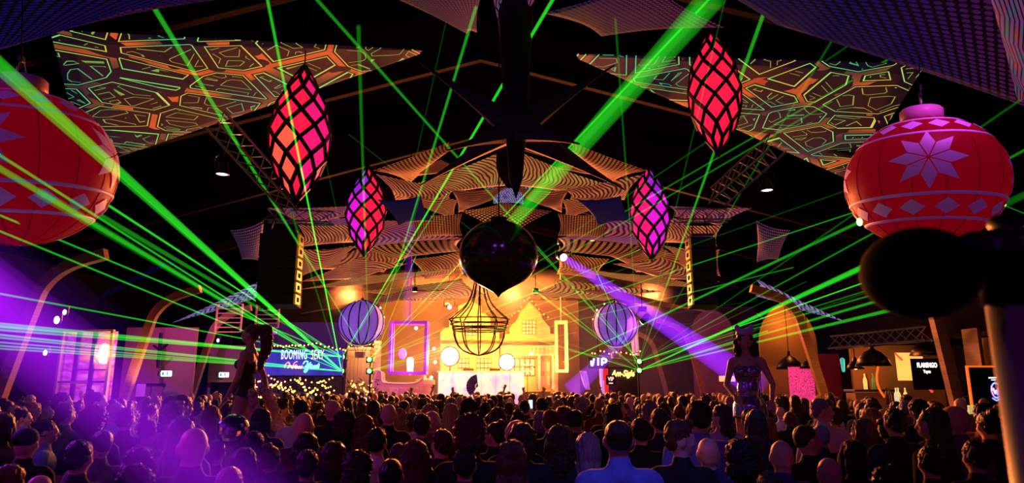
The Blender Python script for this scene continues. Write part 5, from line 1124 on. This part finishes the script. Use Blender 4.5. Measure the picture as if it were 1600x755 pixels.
POSE = {'down': ('down', 'down'), 'bent': ('bent', 'down'), 'phone': ('down', 'phone'), 'right_up': ('down', 'up'), 'left_up': ('wave', 'bent'), 'both_up': ('up', 'wave')}
BODY = {}; SHIRT = {}
TURN = {'ahead': (0, 0), 'left': (R(35), 0), 'right': (R(-35), 0), 'down_look': (R(10), R(-18)), 'side_l': (R(75), 0), 'side_r': (R(-75), 0)}
def body_mesh(pose, turn):
    if (pose, turn) not in BODY: BODY[(pose, turn)] = make_body('body', POSE[pose], *TURN[turn], vox=.0085 if pose in ('both_up', 'right_up', 'left_up', 'phone') else .0105)
    return BODY[(pose, turn)]
def shirt_mesh(pose, kind):
    if (pose, kind) not in SHIRT: SHIRT[(pose, kind)] = make_shirt('shirt', POSE[pose], kind)
    return SHIRT[(pose, kind)]
HAIR = {k: hair(k, i * 5) for i, k in enumerate(('short', 'crop', 'quiff', 'long', 'bob', 'curly', 'bun', 'tail', 'wavy', 'cap'))}
TROU = make_trousers()
def mo(name, me, parent, m):
    o = bpy.data.objects.new(name, me); C.objects.link(o); o.parent = parent
    if not me.materials: me.materials.append(M[m])
    o.material_slots[0].link = 'OBJECT'; o.material_slots[0].material = M[m]; return o
def person(x, y, rz=0, pose='down', turn='ahead', hr='short', hc='brown', top='black', sleeve='short', skin='skin_fair', s=1.0, label=None, group=None, wid=1.0):
    t = bpy.data.objects.new('person', None); C.objects.link(t); t.location = (x, y, 0); t.rotation_euler = (0, 0, rz); t.scale = (s * wid, s * wid, s)
    t['label'] = label or ''; t['category'] = 'person'
    if group: t['group'] = group
    mo('body', body_mesh(pose, turn), t, skin)
    if hr != 'bald':
        h = mo('hair' if hr != 'cap' else 'cap', HAIR[hr], t, 'hair_' + hc if hr != 'cap' else 'cloth_' + top); h.location = PIV; yw, ti = TURN[turn]; h.rotation_euler = (ti, 0, yw)
    mo('shirt', shirt_mesh(pose, sleeve), t, 'cloth_' + top); mo('trousers', TROU, t, 'denim')
    return t
random.seed(2024)
placed = []; KEY = {}
def head_at(px, py, hpx, **k):
    """px,py = top of the head in the photo, hpx = head height there"""
    s = k.pop('s', None) or 1.0; Y = .235 * s * FPX / hpx * .985
    p = P(px, py, Y); s2 = max(.84, min(1.09, p.z / 1.762)); k.pop('zz', None)
    t = person(p.x, Y, s=s2, **k); placed.append((p.x, Y)); return t
# the people the photograph shows large
near = [
 (965, 658, 56, dict(hr='crop', hc='brown', top='light blue', sleeve='long', wid=1.08, label='man with cropped hair in a light blue shirt, seen from behind, right of centre')),
 (305, 668, 58, dict(hr='bald', top='black', turn='left', wid=1.05, label='bald person lit magenta, looking left, in the lower left of the crowd')),
 (362, 730, 62, dict(hr='crop', hc='blond', top='black', label='person with short blond hair glowing pink at the bottom edge, left of centre')),
 (1105, 684, 50, dict(hr='bald', top='dark blue', label='bald man in dark blue behind the short-haired woman looking right')),
 (1062, 660, 52, dict(hr='quiff', hc='auburn', top='black', turn='side_r', rz=R(-15), label='woman with swept-up auburn hair and bare shoulders looking right, beside the blue shirts', wid=.92)),
 (1090, 628, 44, dict(hr='short', hc='black', top='light blue', sleeve='long', wid=1.1, label='person in a bright blue shirt behind the woman looking right')),
 (735, 655, 50, dict(hr='curly', hc='auburn', top='black', label='person with a big round of curly auburn hair, centre of the crowd')),
 (727, 702, 52, dict(hr='short', hc='black', top='burgundy', label='person with dark hair rimmed red in front of the curly auburn head')),
 (800, 690, 54, dict(hr='long', hc='auburn', top='black', label='woman with long straight auburn hair, right of the curly auburn head')),
 (815, 663, 48, dict(hr='bob', hc='brown', top='black', label='woman with a full brown bob behind the long auburn hair')),
 (876, 667, 46, dict(hr='wavy', hc='brown', top='black', turn='right', label='person with wavy brown hair between the bob and the light blue shirt')),
 (920, 678, 46, dict(hr='long', hc='grey', top='black', turn='right', label='woman with smooth ash hair falling right, left of the light blue shirt')),
 (625, 695, 48, dict(hr='short', hc='auburn', top='burgundy', label='person with short auburn hair rimmed orange, left of the curly auburn head')),
 (650, 690, 50, dict(hr='wavy', hc='auburn', top='burgundy', label='woman with wavy auburn hair at the shoulder of the short auburn head')),
 (523, 692, 50, dict(hr='bob', hc='brown', top='black', label='woman with a brown bob in the lower crowd, below the cream tower')),
 (560, 712, 52, dict(hr='curly', hc='brown', top='black', label='person with loose brown curls at the bottom, left of the purple-lit head')),
 (612, 718, 58, dict(hr='crop', hc='black', top='black', label='person with a cropped black head lit purple at the bottom edge')),
 (482, 705, 50, dict(hr='short', hc='brown', top='black', label='person with short brown hair at the bottom, right of the magenta glow')),
 (480, 678, 46, dict(hr='bob', hc='black', top='black', label='woman with a dark bob below the left screen')),
 (424, 698, 46, dict(hr='bun', hc='auburn', top='black', label='woman with an auburn bun in the purple haze')),
 (398, 676, 46, dict(hr='short', hc='black', top='black', label='dark-haired person directly right of the mirror-tiled ball')),
 (690, 673, 44, dict(hr='short', hc='brown', top='black', turn='left', label='person with thick short brown hair directly left of the curly auburn head')),
 (590, 672, 42, dict(hr='quiff', hc='black', top='white', sleeve='long', label='dark-haired person in a pale shirt below the violet box frame')),
 (540, 648, 36, dict(hr='curly', hc='brown', top='black', label='person with a bush of brown curls below the cream tower')),
 (570, 650, 36, dict(hr='wavy', hc='auburn', top='black', label='woman with wavy auburn hair next to the bush of brown curls')),
 (470, 626, 30, dict(hr='short', hc='black', top='white', sleeve='long', label='dark-haired person in a white shirt below the left screen', turn='left')),
 (521, 625, 30, dict(hr='bald', top='black', label='bald pink-lit head below the cream tower', turn='right')),
 (608, 631, 32, dict(hr='bald', top='black', label='bald person below the violet box frame')),
 (660, 648, 36, dict(hr='short', hc='black', top='black', label='dark round head directly below the right side of the violet box frame')),
 (676, 642, 34, dict(hr='bald', top='burgundy', turn='right', label='bald purple-lit head, right of the dark round head below the violet frame')),
 (1219, 688, 52, dict(hr='bald', top='dark blue', sleeve='long', label='bald man in a dark blue shirt, right foreground')),
 (1260, 665, 46, dict(hr='crop', hc='brown', top='black', turn='side_r', rz=R(-10), label='man in glasses looking right, behind the bald man in dark blue')),
 (1293, 715, 56, dict(hr='bald', top='black', label='large bald head at the bottom, right of the bald man in dark blue')),
 (1160, 695, 54, dict(hr='curly', hc='black', top='black', turn='right', label='person with dark tied curls left of the bald man in dark blue')),
 (1283, 625, 32, dict(hr='short', hc='grey', top='white', sleeve='long', turn='side_r', rz=R(-30), label='grey-haired man in a white shirt bending right, right of the sequin dancer')),
 (1200, 738, 58, dict(hr='short', hc='brown', top='black', label='brown head at the bottom edge below the bald man in dark blue')),
 (1345, 656, 38, dict(hr='long', hc='auburn', top='black', turn='left', label='woman with long auburn hair left of the tall dark group at right')),
 (1395, 640, 44, dict(hr='short', hc='black', top='black', s=1.1, label='tall dark-haired person in black in the middle of the right crowd')),
 (1452, 640, 44, dict(hr='long', hc='brown', top='black', turn='left', rz=R(30), label='woman with long brown hair below the leaning timber arch')),
 (1487, 634, 46, dict(hr='bald', top='grey', s=1.1, rz=R(20), label='broad person in a grey top below the leaning timber arch', wid=1.2)),
 (1330, 690, 50, dict(hr='bob', hc='black', top='black', label='woman with a black bob, right of the man in glasses')),
 (1385, 735, 56, dict(hr='curly', hc='black', top='black', label='dark curly head at the bottom of the right crowd')),
 (1450, 700, 50, dict(hr='short', hc='black', top='black', label='person in black in front of the woman with long brown hair')),
 (1520, 690, 50, dict(hr='short', hc='black', top='black', label='dark-haired person nearest left of the metal pole')),
 (1540, 645, 40, dict(hr='bun', hc='black', top='black', label='woman with a black bun beside the metal pole')),
 (216, 735, 60, dict(hr='curly', hc='brown', top='black', label='person with short brown curls at the bottom edge, lower left')),
 (222, 700, 52, dict(hr='wavy', hc='brown', top='dark blue', label='dark wavy head in front of the bald magenta-lit person')),
 (65, 742, 58, dict(hr='bald', top='black', label='bald head at the bottom edge in the lower left corner')),
 (20, 728, 56, dict(hr='long', hc='auburn', top='burgundy', label='woman with long auburn hair in the bottom left corner')),
 (128, 690, 52, dict(hr='short', hc='black', top='black', label='dark-haired person in black at lower left below the lit window')),
 (45, 670, 46, dict(hr='cap', hc='black', top='black', label='person in a black cap at the left edge')),
 (75, 658, 36, dict(hr='short', hc='black', top='light blue', sleeve='long', label='person in a bright blue top at the left, below the lit window', wid=1.1, rz=R(-60))),
 (150, 640, 38, dict(hr='curly', hc='black', top='black', label='dark curly head right below the lit window')),
 (270, 620, 30, dict(hr='short', hc='black', top='black', label='dark-haired person in purple haze below the left exit sign')),
 (287, 619, 32, dict(hr='short', hc='brown', top='black', turn='right', label='person right of the dark-haired one below the left exit sign')),
 (340, 690, 40, dict(hr='tail', hc='brown', top='black', label='woman with a ponytail just left of the mirror-tiled ball')),
 (384, 702, 50, dict(hr='long', hc='brown', top='burgundy', label='woman with long hair glowing magenta behind the pink-lit blond head')),
 (776, 638, 30, dict(hr='long', hc='brown', top='black', turn='left', label='woman with long brown hair left of the phone held up', wid=.95)),
 (860, 642, 34, dict(hr='short', hc='auburn', top='black', label='round head rimmed orange, left one of a close pair')),
 (880, 637, 34, dict(hr='bob', hc='auburn', top='black', label='woman with an auburn bob, right one of a close pair')),
 (899, 641, 34, dict(hr='crop', hc='black', top='black', label='dark cropped head right of the close orange-rimmed pair')),
 (1125, 634, 32, dict(hr='wavy', hc='brown', top='pink', turn='side_l', label='woman in a shimmering pink top right of the bright blue shirt')),
 (1000, 655, 40, dict(hr='short', hc='black', top='black', label='dark head right above the shoulder of the light blue shirt')),
 (1030, 640, 36, dict(hr='short', hc='brown', top='black', label='dark head left of the bright blue shirt')),
 (958, 632, 30, dict(hr='long', hc='black', top='black', label='woman with long black hair above the man in the light blue shirt')),
 (440, 625, 28, dict(hr='quiff', hc='black', top='grey', turn='right', label='person with swept-up dark hair beside the white-shirted one below the left screen')),
 (705, 632, 28, dict(hr='long', hc='blond', top='black', label='woman with long fair hair right of the bald purple-lit head')),
 (410, 640, 34, dict(hr='bob', hc='black', top='black', label='woman with black hair just right of the fur boa')),
 (1170, 640, 34, dict(hr='tail', hc='black', top='black', label='woman with a black ponytail at the foot of the sequin dancer')),
 (100, 615, 28, dict(hr='short', hc='brown', top='black', turn='side_r', label='person facing right in front of the lit window')),
 (155, 610, 27, dict(hr='bun', hc='brown', top='black', turn='side_r', label='woman with a bun facing right at the right side of the lit window')),
]
for px, py, h, k in near: head_at(px, py, h, **k)
# ---- the two dancers on podiums
mat('sequin', (.30, .28, .6), .22, .8); t_ = NT(M['sequin']); vo = t_.new('ShaderNodeTexVoronoi'); t_.l.new(t_.coord('Object'), vo.inputs['Vector']); vo.inputs['Scale'].default_value = 70
bn = t_.new('ShaderNodeBump'); bn.inputs['Strength'].default_value = 1; bn.inputs['Distance'].default_value = .02; t_.l.new(vo.outputs['Color'], bn.inputs['Height']); t_.l.new(bn.outputs[0], t_.n['Principled BSDF'].inputs['Normal'])
noisy('fur', (.45, .25, .3), (.7, .45, .5), 40, .9, 0, .8); mat('dark_suit', (.03, .012, .03), .45); mat('headdress', (.5, .35, .6), .5)
def dancer(c, rz, label, joints, hairk, hc, suit, extra):
    t = bpy.data.objects.new('person', None); C.objects.link(t); t.location = c; t.rotation_euler = (0, 0, rz); t['label'] = label; t['category'] = 'person'
    def build(g, kind):
        b = BM()
        if kind == 'body': torso(b, -.008, True); capsule(b, (0, -.012, 1.46), PIV + Vector((0, 0, .06)), .050, .045, 16); head_geo(b, Matrix.Identity(4))
        for s in (-1, 1):
            e, w = joints[s]; sh = Vector((s * .165, -.005, 1.405))
            if kind == 'body': capsule(b, sh, e, .046, .034, 14); capsule(b, e, w, .034, .022, 14); hand_geo(b, w, Vector(w) - Vector(e), -s)
            if kind == 'body':
                k0, k1 = joints['leg%d' % s]; capsule(b, (s * .085, 0, .9), k0, .09, .056, 14); capsule(b, k0, k1, .053, .032, 14); capsule(b, Vector(k1) + Vector((0, -.03, -.03)), Vector(k1) + Vector((0, .12, -.06)), .032, .026)
        return b
    me = remeshed(build(0, 'body'), .0085, 'body', 3); me.materials.append(M['skin_tan']); mo('body', me, t, 'skin_tan')
    b = BM()
    ell(b, (0, .0, 1.28), (.155, .105, .16)); ell(b, (0, 0, 1.08), (.130, .098, .2)); ell(b, (0, -.01, .93), (.172, .125, .12))
    for s in (-1, 1): ell(b, (s * .07, .078, 1.29), (.064, .058, .062)); capsule(b, (s * .09, .07, 1.33), (s * .1, .0, 1.47), .014, .014, 8)
    if extra == 'skirt': lathe(b, [(0, 1.0), (.14, 1.0), (.185, .92), (.20, .78), (.19, .78), (0, .85)], 24)
    mo('costume', remeshed(b, .012, 'costume', 2), t, suit); h = mo('hair', HAIR[hairk], t, 'hair_' + hc); h.location = PIV; return t
cL = P(382, 640, 8.3); zt = P(382, 506, 8.3).z; base = zt - 1.78
V = Vector
dl = dancer((cL.x, 8.3, base), R(90), 'dancer with a long ponytail, dark costume and fur boa, above the crowd at left', {-1: (V((-.22, .02, 1.14)), V((-.19, .14, .93))), 1: (V((.22, -.12, 1.16)), V((.2, -.2, .93))), 'leg-1': (V((-.1, .1, .5)), V((-.1, .0, .06))), 'leg1': (V((.1, -.02, .5)), V((.1, -.12, .06)))}, 'tail', 'auburn', 'dark_suit', 'none')
b = BM(); q = cat([V((0, -.13, 1.74)), V((.01, -.2, 1.72)), V((.01, -.215, 1.6)), V((.0, -.2, 1.46)), V((0, -.17, 1.36)), V((0, -.15, 1.28))], 5)
for i in range(len(q) - 1): capsule(b, q[i], q[i + 1], .035 + .022 * math.sin(math.pi * i / len(q)), None, 10)
mo('ponytail', remeshed(b, .009, 'ponytail', 2, 0, 4, .024, 22), dl, 'hair_auburn')
b = BM(); q = cat([V((.15, -.16, 1.0)), V((.2, -.24, .84)), V((.22, -.30, .66)), V((.22, -.38, .5)), V((.2, -.42, .4))], 5)
for i in range(len(q) - 1): capsule(b, q[i], q[i + 1], .055 + .02 * i / len(q), None, 10)
q = cat([V((-.12, -.12, .95)), V((-.1, -.17, .75)), V((-.12, -.16, .6)), V((-.1, -.26, .42))], 5)
for i in range(len(q) - 1): capsule(b, q[i], q[i + 1], .05 + .02 * i / len(q), None, 10)
mo('fur_boa', remeshed(b, .011, 'fur_boa', 1, 0, 9, .035, 26), dl, 'fur')
cR = P(1172, 640, 8.0); ztr = P(1172, 512, 8.0).z; baser = ztr - 1.80
dr = dancer((cR.x, 8.0, baser), R(168), 'dancer in a silver sequin dress and furry headdress, standing above the crowd at right', {-1: (V((-.26, .02, 1.15)), V((-.22, .16, .98))), 1: (V((.24, .0, 1.14)), V((.18, .2, 1.02))), 'leg-1': (V((-.1, .04, .5)), V((-.1, -.02, .06))), 'leg1': (V((.1, .02, .5)), V((.1, -.04, .06)))}, 'wavy', 'brown', 'sequin', 'skirt')
b = BM(); ell(b, (0, -.02, 1.735), (.10, .11, .05)); [ell(b, (s * .075, -.02, 1.79), (.03, .02, .055), (0, s * .3, 0)) for s in (-1, 1)]; ell(b, (0, -.09, 1.66), (.09, .06, .12)); mo('headdress', remeshed(b, .009, 'headdress', 1, 0, 6, .014, 30), dr, 'headdress')
for c, bz, lab, yy in ((cL, base, 'round black podium under the dancer with the ponytail', 8.3), (cR, baser, 'round black podium under the dancer in the sequin dress', 8.0)):
    b = BM(); lathe(b, [(0, 0), (.45, 0), (.45, bz - .03), (.48, bz - .02), (.48, bz), (0, bz)], 28); o = obj('podium', b, 'black_plastic', loc=(c.x, yy, 0)); tag(o, lab, 'podium')
spot((cR.x - 1.6, 4.5, 4.6), (cR.x, 8, 2.2), (.45, .15, 1), 38, 24, .6)
spot((cL.x + 2.5, 12.5, 4.6), (cL.x, 8.3, 2.2), (1, .35, .25), 160, 26, .6)
placed += [(cL.x, 8.3), (cR.x, 8.0)] * 3
# ---- accessories held up
c = P(738, 604, 17); t = thing('hand_fan', 'large lilac folding fan held up in the middle of the crowd before the booth', 'fan', c); mat('fan_cloth', (.6, .35, .8), .7); mat('fan_rib', (.15, .05, .15), .6)
for i in range(9):
    a0, a1 = R(98 + i * 15), R(98 + (i + 1) * 15); b = BM(); r0, r1 = .08, .29; cc = (.14, 0, 0)
    vv = [(r0, a0, 0), (r1, a0, 0), (r1 * .985, (a0 + a1) / 2, .02), (r1, a1, 0), (r0, a1, 0), (r0, (a0 + a1) / 2, .01)]
    fr_ = [b.verts.new((cc[0] + r * math.cos(a), y, cc[2] + r * math.sin(a))) for r, a, y in vv]; bk = [b.verts.new((v.co.x, v.co.y + .004, v.co.z)) for v in fr_]
    b.faces.new(fr_); b.faces.new(bk[::-1])
    for j in range(6): b.faces.new((fr_[j], bk[j], bk[(j + 1) % 6], fr_[(j + 1) % 6]))
    obj('fan_leaf', b, 'fan_cloth', t); b = BM(); tube(b, [(cc[0], -.006, cc[2]), (cc[0] + r1 * math.cos(a0), -.006, cc[2] + r1 * math.sin(a0))], .006, 5); obj('rib', b, 'fan_rib', t)
mat('phone_lit', (.6, .8, 1), .3, 0, (.6, .8, 1), 1.2)
def phone(px, py, Y, lab, m='phone_lit'):
    c = P(px, py, Y); t = thing('phone', lab, 'phone', c); b = BM(); box(b, (0, .005, 0), (.078, .009, .158), bev=.003); obj('case', b, 'black_plastic', t); b = BM(); box(b, (0, -.001, 0), (.07, .003, .145)); obj('screen', b, m, t)
phone(829, 632, 12, 'lit phone held up right of centre in the crowd'); phone(571, 626, 18, 'tiny blue lit phone below the cream tower'); phone(326, 638, 12, 'blue lit phone left of the dancer with the fur boa')
placed += [(P(829, 632, 12).x, 11.8)]
person(P(829, 632, 12).x - .11, 12 - .36, pose='phone', hr='short', hc='black', label='person holding up the lit phone right of centre'); placed.append((P(829, 632, 12).x - .11, 11.64))
person(P(738, 604, 17).x - .18, 17.0, pose='right_up', hr='bob', hc='brown', s=.95, label='person holding up the lilac fan before the booth'); placed.append((P(738, 604, 17).x - .18, 17))
for px, Y, po, lab in ((688, 19, 'both_up', 'person raising both arms before the left end of the booth'), (800, 20, 'both_up', 'person raising both arms before the right end of the booth'), (871, 17, 'left_up', 'person waving one arm below the narrow cream frame'), (662, 18, 'left_up', 'person waving below the round drum left of the booth'), (925, 18, 'right_up', 'person raising an arm below the white VIP letters')):
    x = P(px, 600, Y).x; person(x, Y, pose=po, hr='short', hc='black', s=1.02, label=lab); placed.append((x, Y))
# ---- the rest of the crowd
HK = ['short', 'short', 'crop', 'long', 'long', 'bob', 'wavy', 'curly', 'bun', 'tail', 'quiff', 'bald']; HN = {'short': 'short', 'crop': 'cropped', 'quiff': 'swept-up', 'long': 'long', 'bob': 'bobbed', 'curly': 'curly', 'bun': 'bunned', 'tail': 'ponytailed', 'wavy': 'wavy'}
TK = ['black'] * 9 + ['white', 'grey', 'dark blue', 'burgundy', 'light blue', 'pink', 'olive']
marks = [(0, 90, 'below the red bauble at the left edge'), (90, 185, 'below the lit window'), (185, 300, 'below the double doors at left'), (300, 400, 'below the dancer with the ponytail'), (400, 540, 'below the left screen'), (540, 605, 'below the cream tower'), (605, 680, 'below the violet box frame'), (680, 750, 'before the left half of the booth'), (750, 822, 'before the right half of the booth'), (822, 895, 'below the gable with the attic window'), (895, 990, 'below the right striped balloon'), (990, 1100, 'below the right-hand lasers'), (1100, 1230, 'around the sequin dancer'), (1230, 1330, 'below the curved orange arch at right'), (1330, 1440, 'before the bar at right'), (1440, 1600, 'beside the metal pole at right')]
cand = []
y = 2.9
while y < 27.0:
    step = .56 + y * .012; xm = .78 * y + .4; x = -xm + random.uniform(0, .3)
    while x < xm:
        xx, yy = x + random.uniform(-.16, .16), y + random.uniform(-.2, .2)
        if -13.5 < xx < 11.5 and not (xx > 8.6 and yy > 14.5) and not (xx < -9.8 and yy > 16.5):
            r = .5 if yy < 8 else .42
            # keep sight lines to the hand-placed near heads clear: nobody taller right in front
            if all((xx - a) ** 2 + (yy - b_) ** 2 > r * r for a, b_ in placed): cand.append((xx, yy)); placed.append((xx, yy))
        x += step
    y += step
def occl(xx, yy):
    p = (xx / yy) * FPX * .98 + 800
    for px, py, h, k in near:
        Yn = .235 * FPX / h
        if yy < Yn - .1 and abs(p - px) < h * .55: return True
    return False
cand = [c for c in cand if not (c[1] < 6.2 and occl(*c))]
cand.sort(key=lambda c: c[1]); indiv = cand[:300 - len(near) - 8]; rest = cand[300 - len(near) - 8:]
rec = []
for xx, yy in indiv:
    hr = random.choice(HK); hc = random.choice(['black', 'black', 'brown', 'brown', 'auburn', 'blond', 'grey']); top = random.choice(TK); u = random.random()
    pose = 'down' if u < .7 else 'bent' if u < .86 else 'phone' if u < .9 and yy > 6 else 'right_up' if u < .93 and yy > 11 else 'down'
    v = random.random(); turn = 'ahead' if v < .5 else 'left' if v < .64 else 'right' if v < .78 else 'down_look' if v < .86 else 'side_l' if v < .93 else 'side_r'
    if pose != 'down': turn = 'ahead'
    s = random.uniform(.91, 1.045) * (.97 if hr in ('long', 'bob', 'wavy', 'bun', 'tail') else 1)
    if yy < 5: s = min(s, .97)
    px = xx / yy * FPX * .98 + 800; zone = [m[2] for m in marks if m[0] <= px < m[1]] or ['out of frame at the side']
    t = person(xx, yy, random.uniform(-.35, .35) + (R(-40) if px > 1250 and random.random() < .4 else 0), pose, turn, hr, hc, top, random.choice(['short', 'short', 'long']), random.choice(['skin_fair', 'skin_fair', 'skin_tan', 'skin_brown']), s, wid=random.uniform(.92, 1.05))
    dep = 'near' if yy < 6 else 'mid-depth' if yy < 9.5 else 'far'
    key = '%s guest%s in %s, %s' % ('bald' if hr == 'bald' else HN[hr] + ' ' + hc + '-haired', ' with raised arm' if pose == 'right_up' else '', top, zone[0])
    rec.append((key, dep, px, yy, t))
from collections import defaultdict
g1 = defaultdict(list)
for r in rec: g1[r[0]].append(r)
ORD = ['leftmost', 'second from left', 'third from left', 'fourth from left', 'fifth from left', 'sixth from left', 'seventh from left', 'eighth from left', 'ninth from left']
for k, rs in g1.items():
    if len(rs) == 1: rs[0][4]['label'] = rs[0][0]; continue
    rs.sort(key=lambda r: r[2])
    for i, r in enumerate(rs): r[4]['label'] = ORD[min(i, 8)] + ' ' + k
for r in rec:
    r[4]['group'] = 'guests of the crowd'; wds = r[4]['label'].split()
    if len(wds) > 16: r[4]['label'] = ' '.join(wds[:16])
# far crowd, past three hundred: one object of low detail figures
def low_person(hk):
    b = BM(); torso(b, .01); capsule(b, (0, -.012, 1.46), PIV + V((0, 0, .06)), .062, .053, 8); head_geo(b, Matrix.Identity(4)); arms(b, ('down', 'down'), 'long')
    capsule(b, (-.09, 0, .9), (-.1, 0, .1), .1, .06); capsule(b, (.09, 0, .9), (.1, 0, .1), .1, .06)
    me = remeshed(b, .025, 'low', 2, .45)
    for p in me.polygons: p.material_index = 1 if p.center.z > 1.50 else 0
    h = BM(); h.from_mesh(me); n0 = len(h.faces)
    if hk:
        hm = HAIR[hk].copy(); o = bpy.data.objects.new('x', hm); C.objects.link(o); d = o.modifiers.new('d', 'DECIMATE'); d.ratio = .09; bpy.context.view_layer.update(); m3 = bpy.data.meshes.new_from_object(o.evaluated_get(bpy.context.evaluated_depsgraph_get())); bpy.data.objects.remove(o)
        for v in m3.vertices: v.co += PIV
        h.from_mesh(m3); h.faces.ensure_lookup_table()
        for f in h.faces[n0:]: f.material_index = 2
    out = bpy.data.meshes.new('lowm'); h.to_mesh(out); h.free(); return out
lows = [low_person(k) for k in ('short', 'long', 'bob', 'curly', None)]
vv, ff, mi = [], [], []
for xx, yy in rest:
    lm = random.choice(lows); s = random.uniform(.92, 1.04); a = random.uniform(-.5, .5); ca, sa = math.cos(a) * s, math.sin(a) * s; o0 = len(vv); dark = random.random() < .2
    vv += [(xx + v.co.x * ca - v.co.y * sa, yy + v.co.x * sa + v.co.y * ca, v.co.z * s) for v in lm.vertices]
    for p in lm.polygons: ff.append([o0 + i for i in p.vertices]); mi.append(3 if (dark and p.material_index == 0) else p.material_index)
me = bpy.data.meshes.new('far_crowd'); me.from_pydata(vv, [], ff); me.polygons.foreach_set('material_index', mi); me.polygons.foreach_set('use_smooth', [True] * len(ff))
for m_ in ('cloth_black', 'skin_fair', 'hair_brown', 'cloth_grey'): me.materials.append(M[m_])
o = bpy.data.objects.new('far_crowd', me); C.objects.link(o); tag(o, 'dense far rows of small dark heads reaching up to the stage', 'crowd', kind='stuff')
print('PEOPLE', len(indiv) + len(near), len(rest), 'tris far', len(ff))
# ------------------------------------------------------------ thin haze hanging before the stage
m = bpy.data.materials.new('stage_haze'); m.use_nodes = True; nt = m.node_tree; nt.nodes.clear(); o_ = nt.nodes.new('ShaderNodeOutputMaterial'); s_ = nt.nodes.new('ShaderNodeVolumeScatter')
s_.inputs['Density'].default_value = .016; s_.inputs['Anisotropy'].default_value = .45; s_.inputs['Color'].default_value = (1, .95, .9, 1); nt.links.new(s_.outputs[0], o_.inputs['Volume']); M['stage_haze'] = m
b = BM(); box(b, (-1, 29.6, 3.4), (17, 7.8, 6.0)); o = obj('haze', b, 'stage_haze'); tag(o, 'thin haze hanging over the front of the stage', 'haze', kind='stuff')
